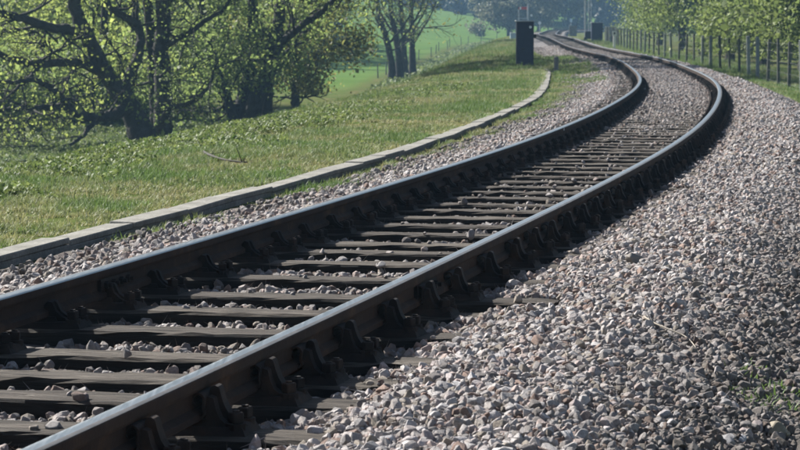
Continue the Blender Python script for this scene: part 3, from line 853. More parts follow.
# ------------------------------------------------------------------ lineside fence
fe = bpy.data.objects.new('lineside_fence', None); COL.objects.link(fe)
tag(fe, 'post and wire mesh fence along the right of the track below the trees', 'fence')
x, y, z, th = trk(62, 3.2); fe.location = (x, y, float(gz(x, y)))
frng = random.Random(9)
PT = [Bm().box((0, 0, .55), (.11, .10, 1.5), .02).mesh('post', M['post']), Bm().cyl((0, 0, -.2), (0, 0, 1.28), .045, 9, .04).mesh('post', M['post_dark']), Bm().box((0, 0, .55), (.085, .085, 1.46), .012).mesh('post', M['post_dark'])]
fs = []
s = 53.6 - 3.85 * 4
while s < 330:
    fs.append(s); s += 3.85 + frng.uniform(-.35, .35)
tops = []
for k, s in enumerate(fs):
    n = 3.2 + 0.25 * math.sin(s * .05) * 0 + (max(0, s - 165) * .028)
    x, y, z, th = trk(s, n); g = float(gz(x, y))
    o = link('post', PT[0 if k % 5 in (0, 1) else frng.choice((1, 2))], fe, Vector((float(x), float(y), g)) - fe.location, (frng.uniform(-.02, .02), frng.uniform(-.03, .03), -float(th)))
    o.scale = (1, 1, frng.uniform(.94, 1.03))
    tops.append(Vector((float(x), float(y), g)) - fe.location)
for hgt in (.15, .42, .70, .96, 1.18):
    link('wire', mesh_np('wire', *tube_arrays([(np.array([tuple(p + Vector((0, -.03, hgt))) for p in tops]), np.full(len(tops), .0022))], 4), M['wire']), fe)
# light vertical stays of the mesh
st = []
for a, b in zip(tops[:22], tops[1:23]):
    for q in range(1, 13):
        p = a.lerp(b, q / 13) + Vector((0, -.03, 0)); st.append((np.array([tuple(p + Vector((0, 0, .12))), tuple(p + Vector((0, 0, 1.2)))]), np.array([.0022, .0022])))
tag(link('mesh_stays', mesh_np('mesh_stays', *tube_arrays(st, 3), M['wire']), fe), kind='stuff')

# pale end panel of the far fence
x, y, zb = px(573, 36, Z=300); zb = float(gz(x, y)) - .1
tag(link('concrete_panel', Bm().box((0, 0, .6), (.75, .12, 1.3), .02).box((-.4, 0, .65), (.14, .16, 1.45), .02).mesh('concrete_panel', M['concrete']), None, (x, y, zb)), 'pale concrete panel at the far end of the lineside fence', 'panel')

# field fence below the bank
ff = bpy.data.objects.new('field_fence', None); COL.objects.link(ff)
tag(ff, 'thin row of wooden posts along the edge of the green field', 'fence')
x, y, z, th = trk(200, -13.4); ff.location = (x, y, float(gz(x, y)))
FP = Bm().cyl((0, 0, -.2), (0, 0, 1.1), .055, 7, .045).mesh('post', M['post_dark'])
tops = []
s = 205
while s < 440:
    x, y, z, th = trk(s, -13.4 + frng.uniform(-.3, .3)); g = float(gz(x, y))
    link('post', FP, ff, Vector((float(x), float(y), g)) - ff.location, (frng.uniform(-.05, .05), frng.uniform(-.05, .05), 0))
    tops.append(Vector((float(x), float(y), g)) - ff.location)
    s += 14.0 + frng.uniform(-2, 2)
for hgt in (.5, 1.0):
    link('wire', mesh_np('wire', *tube_arrays([(np.array([tuple(p + Vector((0, 0, hgt))) for p in tops]), np.full(len(tops), .006))], 4), M['wire']), ff)

# ------------------------------------------------------------------ trees
def leaf_mesh(name, centers, size, mat, rng, droop=.3, tint=None):
    m = len(centers)
    a = rng.normal(size=(m, 3)); a[:, 2] -= droop; a /= np.linalg.norm(a, axis=1)[:, None]
    b = rng.normal(size=(m, 3)); b -= (b * a).sum(1)[:, None] * a; b /= np.linalg.norm(b, axis=1)[:, None]
    sz = size * np.exp(rng.normal(0, .3, m))
    L_ = a * sz[:, None]; W_ = b * (sz * .36)[:, None]
    N_ = np.cross(a, b) * (sz * .12)[:, None]
    c = centers
    V = np.stack([c - L_ * .5, c + W_ + N_, c + L_ * .5, c - W_ + N_], 1).reshape(-1, 3)
    F = np.arange(m * 4).reshape(m, 4)
    me = mesh_np(name, V, F, mat)
    tv = rng.random(m) if tint is None else tint
    add_attr(me, 'tint', np.repeat(tv, 4))
    return me

def grow(rng, start, d, length, r, depth, out, ends, up=.08, spread=.6, minr=.012, kids=(2, 4)):
    """recursive twigging; out collects paths, ends leaf anchor points"""
    n = 5
    p = np.array(start, float); d = np.array(d, float); d /= np.linalg.norm(d)
    pts = [p.copy()]
    for i in range(n):
        d = d + rng.normal(0, .16, 3) + np.array([0, 0, up]); d /= np.linalg.norm(d)
        p = p + d * length / n; pts.append(p.copy())
    r2 = max(r * .5, minr * .6)
    out.append((np.array(pts), np.linspace(r, r2, n + 1)))
    if depth == 0:
        for q in pts[1:]: ends.append(q)
        return
    for k in range(rng.integers(kids[0], kids[1] + 1)):
        i = rng.integers(2, n + 1)
        nd = d + rng.normal(0, spread, 3)
        grow(rng, pts[i], nd, length * rng.uniform(.5, .75), max(r * .55, minr), depth - 1, out, ends, up, spread, minr, kids)
    if depth <= 1:
        for q in pts[2:]: ends.append(q)

def build_tree(name, label, base, limbs, seed, leafmat, bark, leaf=(.10, 40, .5), group=None, twig_len=2.0, depth=2, cat='tree', zlo=None, side_twigs=9, up=.05, dens_top=1.0, zvis=4.5):
    """limbs: list of (pts world, radii). leaf=(size, leaves per anchor, cluster radius)"""
    rng = np.random.default_rng(seed)
    root = bpy.data.objects.new(name, None); COL.objects.link(root); root.location = base
    tag(root, label, cat, group)
    B = np.array(base)
    thick, thin, ends = [], [], []
    for pts, rad in limbs:
        P, R = smooth_path(pts, rad)
        P = P + rng.normal(0, .02, P.shape)
        thick.append((P - B, R))
        k = max(2, int(side_twigs * len(P) / 20))
        for j in range(k):
            i = rng.integers(max(1, len(P) // 5), len(P))
            d = rng.normal(0, 1, 3); d[2] = d[2] * .6 + .15
            dd = d / np.linalg.norm(d) + .3 * (P[min(i + 1, len(P) - 1)] - P[i - 1])
            hi = P[i][2] > zvis
            grow(rng, P[i], dd, twig_len * rng.uniform(.6, 1.2), min(R[i] * .45, .06), 1 if hi else depth, thin, ends, up)
        # the limb's own tip goes on
        for j in range(3): grow(rng, P[-1], P[-1] - P[-3] + rng.normal(0, .3, 3), twig_len * 1.1, R[-1] * .7, depth, thin, ends, up)
    tv, tf = tube_arrays(thick, 10)
    link('trunk', mesh_np('trunk', tv, tf, bark, True), root)
    thin = [(p - B, r) for p, r in thin]
    bv, bf = tube_arrays(thin, 4)
    tag(link('branches', mesh_np('branches', bv, bf, bark, True), root), kind='stuff')
    E = np.array(ends)
    size, per, rad = leaf
    lowm = E[:, 2] < zvis
    cs, tn = [], []
    for sel, pr, szm in ((lowm, per, 1.0), (~lowm, max(5, per), 1.8)):
        Es = E[sel]
        if not len(Es): continue
        c = np.repeat(Es, pr, 0) + rng.normal(0, rad, (len(Es) * pr, 3)) * np.array([1, 1, .8])
        clump = np.repeat(rng.uniform(-.25, .25, len(Es)), pr)
        cs.append((c, size * szm)); tn.append(np.clip(rng.normal(.5, .2, len(c)) + clump, 0, 1))
    mats = []
    allV, allF, allT, off = [], [], [], 0
    for (c, sz), tt in zip(cs, tn):
        keep = c[:, 2] > (zlo if zlo is not None else base[2] + .3)
        me = leaf_mesh('t', c[keep] - B, sz, leafmat, rng)
        v = np.empty(len(me.vertices) * 3, np.float32); me.vertices.foreach_get('co', v)
        allV.append(v.reshape(-1, 3)); allF.append(np.arange(len(me.vertices)).reshape(-1, 4) + off); off += len(me.vertices); allT.append(np.repeat(tt[keep], 4))
        bpy.data.meshes.remove(me)
    me = mesh_np('crown', np.concatenate(allV), np.concatenate(allF), leafmat)
    add_attr(me, 'tint', np.concatenate(allT))
    link('crown', me, root)
    return root, sum(len(f) for f in allF)

def P3(Z, pts, dz=()):
    """frame points at depth Z (+ own depth offset) -> world"""
    out = []
    for i, q in enumerate(pts):
        zz_ = Z + (q[2] if len(q) > 2 else 0)
        out.append(px(q[0], q[1], Z=zz_))
    return out
def upper_limbs(u, Z, v0, v1, w, count, seed):
    """limbs of the high crown, above the frame"""
    rr = np.random.default_rng(seed); out = []
    for k_ in range(count):
        v_ = v0 + (v1 - v0) * (k_ + rr.uniform(0, 1)) / count
        a = np.array(px(u, v_, Z=Z)); an_ = rr.uniform(0, 6.28); L_ = w * rr.uniform(.6, 1.1) * (1 - .5 * (v_ - v0) / (v1 - v0))
        d_ = np.array([math.cos(an_), math.sin(an_), .35]) * L_
        out.append(([a, a + d_ * .5 + np.array([0, 0, .2]), a + d_], [.12, .08, .03]))
    return out
LT = 'trees on the low ground left of the bank'
nl = 0
# the big leaning oak
Zo = 95
bx0, by0, _ = px(147, 150, Z=Zo); bz0 = float(gz(bx0, by0)) - .1
k = FPX / Zo
limbs = [
    ([(bx0, by0, bz0)] + P3(Zo, [(136, 120), (124, 98), (110, 78), (98, 58, -.5), (84, 28, -1), (75, 0, -1), (70, -60, -1.5), (90, -130, -2), (95, -210, -2)]), [.62, .42, .36, .32, .29, .25, .22, .18, .12, .06]),
    (P3(Zo, [(86, 34, -1), (70, 30, -1.5), (53, 28, -2), (33, 21, -2.6), (13, 15, -3), (-10, 10, -3.5), (-50, -10, -4)]), [.22, .19, .17, .155, .14, .12, .08]),
    (P3(Zo, [(106, 72, 0), (86, 64, -.7), (66, 62, -1.3), (42, 63, -1.8), (20, 61, -2), (-5, 52, -2.5), (-40, 50, -3)]), [.22, .19, .16, .14, .13, .10, .06]),
    (P3(Zo, [(134, 104, 0), (118, 113, -.6), (100, 117, -1.2), (77, 113, -1.8), (63, 100, -2.2), (50, 87, -2.4), (33, 80, -2.8), (10, 82, -3.2), (-20, 78, -3.5)]), [.26, .21, .18, .155, .13, .11, .09, .075, .05]),
    (P3(Zo, [(68, 106, -2), (50, 107, -2.2), (33, 107, -2.6), (12, 109, -2.8), (-15, 112, -3)]), [.13, .12, .105, .09, .06]),
    (P3(Zo, [(124, 98, 0), (131, 76, .4), (139, 52, .8), (141, 32, 1), (134, 21, .8), (118, 12, .6), (107, 0, .5), (95, -40, .5)]), [.26, .22, .18, .16, .15, .13, .11, .07]),
    (P3(Zo, [(100, 118, -1.2), (90, 126, -1.8), (82, 136, -2.4), (66, 146, -3), (48, 147, -3.4)]), [.10, .085, .07, .05, .03]),
    (P3(Zo, [(40, 64, -1.8), (32, 76, -2), (18, 88, -2.2), (4, 100, -2.5)]), [.09, .08, .06, .04]),
]
limbs += upper_limbs(90, 94, -50, -260, 5.0, 9, 4)
root, n = build_tree('oak_tree', 'old leaning oak with long low limbs reaching left over the bank', (bx0, by0, bz0), limbs, 21, M['leaf_oak'], M['bark'], (.12, 1, .25), LT, 1.5, 2, side_twigs=4)
nl += n
# straight twin trunk beside it
bx0, by0, _ = px(160, 150, Z=97); bz0 = float(gz(bx0, by0)) - .1
limbs = [
    ([(bx0 + .1, by0, bz0)] + P3(97, [(163, 120), (163, 90), (162, 55), (164, 20), (166, -20), (172, -100), (170, -200)]), [.46, .33, .31, .29, .27, .24, .16, .06]),
    ([(bx0 - .2, by0, bz0)] + P3(97, [(156, 115, .3), (154, 80, .4), (152, 45, .4), (149, 10, .3), (146, -40, 0), (130, -130, -1)]), [.30, .22, .2, .19, .17, .15, .06]),
    (P3(97, [(166, 46, 0), (178, 38, -.6), (190, 32, -1), (207, 20, -1.5), (228, 5, -2), (250, -30, -2)]), [.13, .11, .10, .08, .06, .03]),
    (P3(97, [(165, 108, 0), (180, 106, -.6), (196, 100, -1.2), (208, 88, -1.6), (214, 70, -2)]), [.11, .09, .075, .06, .04]),
]
limbs[0][0].extend(P3(97, [(172, -300), (175, -410)])); limbs[0][1][:] = [.46, .33, .31, .29, .27, .25, .2, .16, .11, .05]
limbs += upper_limbs(168, 97, -60, -400, 5.5, 16, 3)
root, n = build_tree('oak_tree', 'straight tall grey trunk right beside the leaning oak', (bx0, by0, bz0), limbs, 22, M['leaf_mid'], M['bark'], (.12, 2, .32), LT, 1.6, 2, side_twigs=4)
nl += n
# many stemmed tree further right
bx0, by0, _ = px(247, 128, Z=108); bz0 = float(gz(bx0, by0)) - .1
limbs = [
    ([(bx0, by0, bz0)] + P3(108, [(251, 118), (262, 84), (272, 57), (279, 20), (283, -10), (290, -80), (290, -160)]), [.5, .40, .33, .29, .25, .22, .14, .05]),
    ([(bx0 - .25, by0, bz0)] + P3(108, [(241, 112, .2), (249, 72, .4), (253, 36, .3), (253, 0, 0), (250, -60, 0), (240, -150, 0)]), [.38, .30, .26, .23, .20, .15, .05]),
    ([(bx0 - .5, by0 + .2, bz0)] + P3(108, [(232, 112, -.3), (222, 85, -.8), (212, 55, -1.2), (206, 20, -1.5), (196, -40, -2), (180, -120, -2)]), [.28, .22, .19, .16, .13, .10, .04]),
    (P3(108, [(268, 68, 0), (278, 48, -.5), (300, 27, -1), (327, 7, -1.8), (350, -20, -2.2)]), [.20, .17, .14, .11, .05]),
    ([(bx0 + .7, by0 + .6, bz0)] + P3(108, [(267, 112, .6), (269, 85, .8), (276, 60, 1)]), [.28, .24, .2, .12]),
    (P3(108, [(238, 105, 0), (222, 108, -.8), (206, 112, -1.4), (192, 108, -2)]), [.12, .09, .07, .04]),
]
limbs += upper_limbs(270, 108, -40, -320, 4.5, 10, 5)
root, n = build_tree('broadleaf_tree', 'many stemmed dark tree standing in the middle of the left trees', (bx0, by0, bz0), limbs, 23, M['leaf_mid'], M['bark_dark'], (.13, 4, .36), LT, 1.5, 2, side_twigs=6, zlo=-2.0)
nl += n
# the single trunk with bronze leaves
bx0, by0, _ = px(296, 119, Z=120); bz0 = float(gz(bx0, by0)) - .1
limbs = [
    ([(bx0, by0, bz0)] + P3(120, [(296, 108), (295, 95), (297, 70), (296, 40), (300, 0), (305, -60), (300, -140)]), [.28, .21, .2, .18, .17, .14, .1, .04]),
    (P3(120, [(296, 70, 0), (312, 58, -.6), (330, 48, -1.2), (348, 44, -1.8)]), [.10, .08, .06, .03]),
    (P3(120, [(296, 60, 0), (282, 48, -.6), (272, 36, -1)]), [.09, .07, .04]),
    (P3(120, [(297, 40, 0), (315, 22, -.6), (335, 8, -1.2), (352, -10, -1.4)]), [.10, .08, .06, .03]),
]
root, n = build_tree('slim_tree', 'slim trunk with bronze green crown at the right end of the left trees', (bx0, by0, bz0), limbs, 24, M['leaf_bronze'], M['bark_dark'], (.13, 5, .36), LT, 1.1, 2, side_twigs=9, zlo=-2.05)
nl += n
# slender group by the field
for i, (u0, v0, lean, Z, lab) in enumerate(((392, 79, -14, 190, 'leftmost slender trunk of the sparse trees by the green field'), (400, 79, -9, 192, 'second slender trunk of the sparse trees by the green field'),
                                            (405, 74, -4, 205, 'third slender trunk of the sparse trees by the green field'), (413, 74, -2, 207, 'rightmost slender trunk of the sparse trees by the green field'))):
    x, y, _ = px(u0, v0, Z=Z); b0 = float(gz(x, y)) - .1
    limbs = [([(x, y, b0)] + P3(Z, [(u0 - 1, v0 - 20), (u0 + lean * .5, v0 - 45), (u0 + lean, 10), (u0 + lean * 1.2, -40), (u0 + lean * 1.3, -110)]), [.34, .25, .22, .19, .15, .05]),
             (P3(Z, [(u0 + lean * .4, 45), (u0 + 10, 28, -1), (u0 + 20, 10, -1.5), (u0 + 26, -10, -2)]), [.10, .08, .06, .03]),
             (P3(Z, [(u0 + lean * .5, 35), (u0 - 14, 22, 1), (u0 - 22, 5, 1), (u0 - 26, -20, 1)]), [.10, .08, .06, .03])]
    root, n = build_tree('slender_tree', lab, (x, y, b0), limbs, 30 + i, M['leaf_bronze'] if i % 2 else M['leaf_mid'], M['bark_dark'], (.15, 1, .5), 'slender trees by the field', 2.4, 2, side_twigs=4, zvis=5)
    nl += n
# young trees and bushes filling behind the oaks
def bushy(name, label, u, Z, h, w, seed, mat, per, size, group, bark='bark_dark', zlo=.2, zvis=4.5, v=None, bare=.5):
    rng = np.random.default_rng(seed + 500)
    x = (u - 400) / FPX * Z; y = Z; b0 = float(gz(x, y)) - .1
    limbs = [([(x, y, b0), (x + rng.normal(0, .1), y, b0 + h * .25), (x + rng.normal(0, .3), y, b0 + h * .6), (x + rng.normal(0, .5), y + rng.normal(0, .4), b0 + h)], [.02 * h + .06, .016 * h + .04, .01 * h + .03, .03])]
    for j in range(int(7 + w)):
        a = rng.uniform(0, 6.28); h0 = b0 + h * rng.uniform(.08, .6)
        L_ = w * rng.uniform(.6, 1.1)
        dx, dy = math.cos(a) * L_, math.sin(a) * L_ * .8
        limbs.append(([(x, y, h0), (x + dx * .4, y + dy * .4, h0 + L_ * .22), (x + dx * .75, y + dy * .75, h0 + L_ * rng.uniform(.1, .45)), (x + dx, y + dy, h0 + L_ * rng.uniform(-.1, .6))], [.006 * h + .03, .05, .035, .015]))
    return build_tree(name, label, (x, y, b0), limbs, seed, mat, M[bark], (size, per, .45), group, 1.6, 1, side_twigs=9, zlo=b0 + zlo, zvis=zvis)
BG = 'leafy trees behind the oaks'
for i, (u, Z, h, w, mat, per, lab) in enumerate((
    (-30, 125, 9, 4.0, 'leaf_oak', 5, 'yellow green tree behind the oak at the left edge'),
    (40, 135, 10, 4.4, 'leaf_oak', 5, 'bright yellow green tree seen between the lower oak limbs'),
    (105, 128, 9, 4.0, 'leaf_oak', 5, 'yellow green tree behind the fork of the leaning oak'),
    (200, 132, 10, 4.2, 'leaf_mid', 5, 'green tree behind the gap between the two trunk groups'),
    (255, 140, 9, 4.0, 'leaf_oak', 5, 'yellow green tree behind the many stemmed tree'),
    (10, 118, 3.2, 2.6, 'leaf_oak', 5, 'low bright bush under the oak limbs at the left'),
    (70, 112, 2.6, 2.6, 'leaf_mid', 6, 'low green bush under the long oak limb'),
    (118, 116, 2.4, 2.4, 'leaf_oak', 6, 'low yellow green bush behind the foot of the leaning oak'),
    (-25, 108, 2.6, 2.6, 'leaf_mid', 6, 'low dark green bush at the left edge'))):
    root, n = bushy('bushy_tree', lab, u, Z, h, w, 60 + i, M[mat], per, .17, BG)
    nl += n
# dark trunks standing between
for i, (u, Z, lab) in enumerate(((97, 112, 'dark trunk standing behind the long low oak limb'), (128, 118, 'thin dark trunk behind the foot of the leaning oak'))):
    x = (u - 400) / FPX * Z; b0 = float(gz(x, Z)) - .1
    limbs = [([(x, Z, b0), (x, Z, b0 + 1.5), (x + .3, Z, b0 + 4), (x + .4, Z + .2, b0 + 8)], [.27, .21, .18, .05])]
    root, n = build_tree('thin_tree', lab, (x, Z, b0), limbs, 90 + i, M['leaf_mid'], M['bark_dark'], (.13, 8, .4), BG, 1.8, 1, side_twigs=8)
    nl += n
# row beyond the fence on the right
RT = 'spring green trees beyond the lineside fence'
for i, (sv, nv, h, w, per, lab) in enumerate((
    (84, 6.6, 8, 3.0, 12, 'fresh green tree above the fence at the right edge'),
    (97, 6.8, 9, 3.2, 12, 'fresh green tree above the fence, second from the right edge'),
    (112, 7.0, 9, 3.4, 12, 'fresh green tree above the middle of the fence'),
    (130, 7.2, 10, 3.6, 12, 'leafy tree left of the middle of the fence'),
    (150, 7.4, 11, 3.8, 12, 'leafy tree above the far half of the fence'),
    (176, 8.0, 11, 4.0, 12, 'leafy tree with dark trunk right of the far cabinet'),
    (208, 8.5, 11, 4.2, 12, 'leftmost fresh green tree of the row beyond the fence'),
    (92, 12, 10, 4.2, 10, 'green tree behind the front row at the right edge'),
    (120, 13, 11, 4.5, 10, 'green tree behind the front row above the middle of the fence'),
    (165, 14, 12, 4.8, 10, 'green tree behind the front row above the far end of the fence'))):
    xx_, Z, _, _ = trk(sv, nv); Z = float(Z); u = 400 + FPX * float(xx_) / Z
    root, n = bushy('hedgerow_tree', lab, u, Z, h, w, 120 + i, M['leaf_right'], per, .14, RT, zlo=.75, zvis=3.5)
    nl += n
# grey green willow in front of the far wood
for i, (u, Z, h, w, lab) in enumerate(((508, 420, 13, 5.5, 'pale grey green tree before the dark wood, left of the signal'), (538, 440, 13, 5.5, 'pale grey green tree before the dark wood, right of the signal'))):
    root, n = bushy('willow_tree', lab, u, Z, h, w, 150 + i, M['leaf_grey'], 5, .4, 'pale trees before the wood', zlo=.6, zvis=8)
    nl += n
print('leaves', nl)

# far wood: one mass
def wood(name, label, pts, depth, h, count, seed, size, mat):
    rng = np.random.default_rng(seed)
    pts = np.array(pts, float)
    seg = np.linalg.norm(np.diff(pts, axis=0), axis=1); cum = np.r_[0, np.cumsum(seg)]
    ntree = int(cum[-1] / 5.5) * 2
    tc = []
    for i in range(ntree):
        q = rng.uniform(0, cum[-1]); c = np.array([np.interp(q, cum, pts[:, 0]), np.interp(q, cum, pts[:, 1])])
        dp = rng.uniform(0, depth)
        tc.append((c[0] + rng.normal(0, 1), c[1] + dp, rng.uniform(.75, 1.15) * h, rng.uniform(2.6, 4.6)))
    tc = np.array(tc)
    idx = rng.integers(0, ntree, count)
    v = rng.normal(size=(count, 3)); v /= np.linalg.norm(v, axis=1)[:, None]; v *= rng.uniform(.72, 1.05, (count, 1))
    x = tc[idx, 0] + v[:, 0] * tc[idx, 3]; y = tc[idx, 1] + v[:, 1] * tc[idx, 3]
    z0 = gz(tc[:, 0], tc[:, 1])[idx]
    z = z0 + tc[idx, 2] * (.5 + v[:, 2] * .52)
    C = np.c_[x, y, z]
    me = leaf_mesh(name, C, size, mat, rng, tint=np.clip(rng.normal(.45, .2, count) + (rng.random(ntree)[idx] - .5) * .5, 0, 1))
    # trunks
    paths = [(np.array([[a, b, float(gz(a, b)) - .2], [a, b, float(gz(a, b)) + hh * .5]]), np.array([.25, .15])) for a, b, hh, w in tc]
    o = tag(link(name, me), label, 'wood', kind='stuff')
    link('trunks', mesh_np('trunks', *tube_arrays(paths, 5), M['bark_dark']), o)
    return o
wood('far_wood', 'dark hazy wood closing the valley behind the field and the track', [(-20, 600), (2, 560), (14, 525), (24, 490), (36, 490), (60, 470), (95, 470)], 45, 15, 120000, 5, .85, M['leaf_wood'])
wood('valley_wood', 'dark wood in the valley behind the trees on the left', [(-70, 215), (-45, 225), (-25, 235), (-10, 262), (-16, 330), (-24, 420), (-30, 610)], 18, 12, 90000, 6, .55, M['leaf_wood'])

# ------------------------------------------------------------------ grass and weeds
def tuft_mesh(seed, blades, h, spread, w, bend, mat):
    rr = np.random.default_rng(seed); V, F = [], []
    for b in range(blades):
        a = rr.uniform(0, 6.28); q = rr.normal(0, spread, 2); hh = h * rr.uniform(.5, 1.1); bd = bend * rr.uniform(.3, 1.2)
        dx, dy = math.cos(a), math.sin(a); i = len(V)
        for t_, ww in ((0, w), (.55, w * .8)):
            ox = q[0] + dx * bd * t_ * t_; oy = q[1] + dy * bd * t_ * t_
            V += [(ox - dy * ww, oy + dx * ww, hh * t_), (ox + dy * ww, oy - dx * ww, hh * t_)]
        V.append((q[0] + dx * bd, q[1] + dy * bd, hh))
        F += [(i, i + 1, i + 3, i + 2), (i + 2, i + 3, i + 4)]
    return mesh_np('tuft', V, F, mat)
TUFT = [tuft_mesh(i, 13, .085, .03, .0042, .05, M['grass']) for i in range(5)]
def weed_mesh(seed, mat):
    rr = np.random.default_rng(seed); V, F = [], []
    for b in range(16):
        a = rr.uniform(0, 6.28); el = rr.uniform(.1, 1.2); L_ = rr.uniform(.05, .12); w = L_ * .28
        z0 = rr.uniform(0, .12); d = np.array([math.cos(a) * math.cos(el), math.sin(a) * math.cos(el), math.sin(el)])
        sd = np.array([-math.sin(a), math.cos(a), 0]); p = np.array([*rr.normal(0, .03, 2), z0]); i = len(V)
        V += [p, p + d * L_ * .5 + sd * w, p + d * L_ - np.array([0, 0, L_ * .15]), p + d * L_ * .5 - sd * w]
        F.append((i, i + 1, i + 2, i + 3))
    return mesh_np('weed', V, F, mat)
WEED = [weed_mesh(i, M['weed']) for i in range(5)]

GP, GR, GS, GI, GT = [], [], [], [], []
def sow(s0, s1, n0, n1, dens, hs, keep=None, dry=.5, wl=1.0):
    cnt = int((s1 - s0) * abs(n1 - n0) * dens)
    s = RNG.uniform(s0, s1, cnt); n = RNG.uniform(n0, n1, cnt)
    x, y, zt, th = trk(s, n)
    pat = vnoise(x, y, .8) + .6 * vnoise(x, y, 2.3)
    ok = np.ones(cnt, bool) if keep is None else keep(s, n, pat)
    u, v, d = frame_uv(x, y, zt - .4)
    mg = 60 + 1.2 * FPX / np.maximum(d, 3); ok &= (u > -mg) & (u < 800 + mg) & (v < 600)
    s, n, x, y, pat = s[ok], n[ok], x[ok], y[ok], pat[ok]; m = len(s)
    z = surf(x, y) - .012
    k = hs * np.exp(RNG.normal(0, .3, m)) * (1 + pat * .6) * np.interp(y, [20, 60, 120], [1, 1.15, 1.6])
    wide = wl * np.interp(y, [20, 60, 120], [1, 1.5, 2.4])
    GP.append(np.c_[x, y, z]); GR.append(np.c_[RNG.normal(0, .15, m), RNG.normal(0, .15, m), RNG.uniform(0, 6.28, m)])
    GS.append(np.c_[wide * np.ones(m), wide * np.ones(m), k]); GI.append(RNG.integers(0, 5, m))
    GT.append(np.clip(dry + RNG.normal(0, .2, m) - pat * 1.5, 0, 1))
def trough_clear(s, n, pat): return np.abs(n - trough_s(s)) > .135
sow(8, 40, -7.2, -2.9, 520, .62, lambda s, n, p: (RNG.random(len(s)) < np.clip(.62 + 1.5 * p, .08, 1)) & trough_clear(s, n, p), .40)
sow(40, 80, -7.4, -2.9, 330, .75, trough_clear, .36)
sow(80, 190, -11, -2.6, 70, 1.0, lambda s, n, p: trough_clear(s, n, p) | (s > 84), .38)
# strip between trough and gravel
sow(14, 85, -2.75, -1.85, 420, .55, lambda s, n, p: trough_clear(s, n, p) & (RNG.random(len(s)) < np.interp(-n, [1.85, 2.15, 2.5], [0, .35, 1]) * np.interp(s, [12, 22, 34, 60], [.15, .4, .9, 1]) * np.clip(.6 + 1.6 * p, 0, 1)), .40)
sow(60, 110, -2.6, -1.5, 120, .8, lambda s, n, p: (RNG.random(len(s)) < np.clip(.3 + 1.5 * p, 0, 1)), .40)
# right verge
sow(36, 75, 1.7, 4.6, 360, .8, lambda s, n, p: n > edge_r(s) - .25 + p * .4, .25)
sow(75, 200, 1.7, 6, 70, 1.2, lambda s, n, p: n > edge_r(s) - .05 + p * .3, .28)
sow(75, 110, 1.7, 3.4, 120, 1.0, lambda s, n, p: n > edge_r(s) - .05 + p * .3, .25)
sow(3, 36, 2.6, 5.0, 220, .7, lambda s, n, p: n > edge_r(s) + .05 + p * .3, .3)
# odd tufts in the old gravel on the right
sow(6.2, 7.4, 2.30, 2.75, 170, .42, lambda s, n, p: p > -.02, .2)
sow(4.4, 5.4, 2.15, 2.7, 200, .45, lambda s, n, p: p > .1, .2)
tag(scatter_gn('grass', np.concatenate(GP), np.concatenate(GR), np.concatenate(GS), np.concatenate(GI), np.concatenate(GT), TUFT), 'short dry and green grass covering the bank and verge', 'grass', kind='stuff')
print('tufts', sum(map(len, GP)))
GP, GR, GS, GI, GT = [], [], [], [], []
def sow_w(s0, s1, n0, n1, dens, k0, keep=None):
    cnt = int((s1 - s0) * abs(n1 - n0) * dens)
    s = RNG.uniform(s0, s1, cnt); n = RNG.uniform(n0, n1, cnt); x, y, zt, th = trk(s, n)
    pat = vnoise(x, y, .6) + .7 * vnoise(x, y, 1.9)
    ok = RNG.random(cnt) < keep(s, n, pat)
    x, y, pat = x[ok], y[ok], pat[ok]; m = len(x)
    k = k0 * np.clip(np.exp(RNG.normal(0, .35, m)), .4, 1.7) * (1 + .5 * pat)
    GP.append(np.c_[x, y, surf(x, y) - .01]); GR.append(np.c_[RNG.normal(0, .15, m), RNG.normal(0, .15, m), RNG.uniform(0, 6.28, m)])
    GS.append(np.c_[k, k, k]); GI.append(RNG.integers(0, 5, m)); GT.append(np.clip(RNG.normal(.5, .25, m), 0, 1))
sow_w(16, 70, -7.6, -4.6, 420, .40, lambda s, n, p: np.clip(np.interp(-n, [4.0, 5.2, 6.2, 7.2], [.02, .25, .8, 1]) + p * .9, 0, 1))
sow_w(16, 80, -7.0, -3.0, 260, .24, lambda s, n, p: np.clip(p * 2.2 + .08, 0, 1))
sow_w(70, 140, -8.0, -4.0, 90, .35, lambda s, n, p: np.clip(.4 + p, 0, 1))
sow_w(76, 125, -24.0, -11.0, 60, .75, lambda s, n, p: np.clip(.75 + p, 0, 1))
sow_w(150, 420, -12.0, -10.2, 14, 1.7, lambda s, n, p: np.clip(.7 + p, 0, 1))
sow_w(48, 120, 2.2, 4.2, 90, .4, lambda s, n, p: np.clip(.25 + p * 1.4, 0, 1))
tag(scatter_gn('weeds', np.concatenate(GP), np.concatenate(GR), np.concatenate(GS), np.concatenate(GI), np.concatenate(GT), WEED), 'broad leaved weeds and nettles along the edge of the grass bank', 'weeds', kind='stuff')

# ------------------------------------------------------------------ small things
def ground_at(u, v, z0=-.4):
    """world point where the frame ray meets the surface"""
    for it in range(40):
        Z = (CAM_H - z0) * FPX / (v - HORIZON); x = (u - 400) / FPX * Z
        z0 = .5 * z0 + .5 * float(surf(x, Z))
    return np.array([x, Z, float(surf(x, Z))])
def stick(name, label, uv, r, mat, lift=.02, cat='branch', twigs=0, seed=0):
    P = np.array([ground_at(*q) for q in uv]); P[:, 2] += lift
    Q, R = smooth_path(P, np.linspace(r, r * .45, len(P)))
    rr = np.random.default_rng(seed); paths = [(Q, R)]
    for k in range(twigs):
        i = rr.integers(2, len(Q) - 2); d = rr.normal(0, 1, 3); d[2] = abs(d[2]) * .6
        paths.append((np.array([Q[i], Q[i] + d * .05, Q[i] + d * .11 + np.array([0, 0, .01])]), np.array([r * .4, r * .3, r * .15])))
    V, F = tube_arrays(paths, 6)
    return tag(link(name, mesh_np(name, V, F, mat, True)), label, cat)
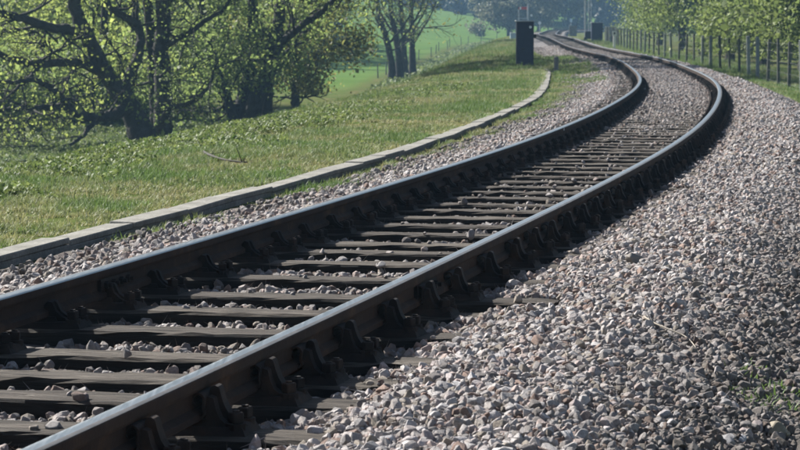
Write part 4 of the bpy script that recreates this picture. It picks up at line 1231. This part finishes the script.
stick('dead_branch', 'dark fallen branch lying on the grass bank', [(198, 150), (206, 157), (222, 163), (240, 166), (247, 166)], .017, M['branch'], .045, twigs=3, seed=2)
stick('dry_twig', 'pale curved twig lying across the gravel at the right', [(645, 325), (656, 332), (672, 339), (686, 345), (694, 352), (702, 364)], .0045, M['twig'], .035, 'twig', 3, 3)
stick('dry_twig', 'short dry stem lying between the sleepers at bottom left', [(12, 416), (28, 415), (45, 417), (58, 420)], .006, M['twig'], .06, 'twig', 0, 4)
stick('dry_twig', 'thin dead stem lying on the gravel beside the trough grass', [(440, 152), (452, 146), (465, 144), (480, 138), (498, 134)], .012, M['branch'], .04, 'twig', 3, 6)
# loose cable looping out beside the rail
P = [ground_at(430, 306, -.2), ground_at(438, 298, -.2), ground_at(452, 297, -.2), ground_at(468, 303, -.2), ground_at(482, 310, -.2)]
for p, dz in zip(P, (.03, .09, .11, .07, .02)): p[2] += dz
Q, R = smooth_path(P, [.006] * 5)
tag(link('bond_cable', mesh_np('bond_cable', *tube_arrays([(Q, R)], 7), M['black'], True)), 'thin dark cable looping out of the gravel beside the near rail', 'cable')
# single stones one notices
for (u, v, sc, lab, col) in ((778, 438, .062, 'large brownish stone near the bottom right corner', (.20, .17, .12)), (638, 266, .07, 'large dark flat stone on the gravel in the middle right', (.16, .14, .12)), (404, 189, .030, 'white stone lying on a sleeper between the rails', (.6, .6, .58))):
    p = ground_at(u, v, -.2)
    o = link('loose_stone', stone_mesh(int(u), m_simple('single_stone', tuple(c * .8 for c in col), tuple(c * 1.15 for c in col), 2.0)), None, (p[0], p[1], p[2] + sc * .35), (.3, .2, 1.0)); o.scale = (sc * 1.2, sc, sc * .85)
    if u == 404: o.location.z = max(o.location.z, float(trk(np.interp(p[1], YC, S))[2]) + SL_TOP + .02)
    tag(o, lab, 'stone')

# ------------------------------------------------------------------ haze
hz = Bm().box((200, 2030, 9.0), (3700, 4160, 30.0))
hm = bpy.data.materials.new('haze_air'); hm.use_nodes = True
for nd in list(hm.node_tree.nodes):
    if nd.type == 'BSDF_PRINCIPLED': hm.node_tree.nodes.remove(nd)
pv = hm.node_tree.nodes.new('ShaderNodeVolumePrincipled')
pv.inputs['Color'].default_value = (0.36, 0.62, 0.88, 1)
pv.inputs['Density'].default_value = 0.00036
pv.inputs['Anisotropy'].default_value = 0.0
hm.node_tree.links.new(pv.outputs[0], hm.node_tree.nodes['Material Output'].inputs['Volume'])
tag(link('haze', hz.mesh('haze', hm)), 'thin blue haze filling the valley air', 'haze', kind='stuff')
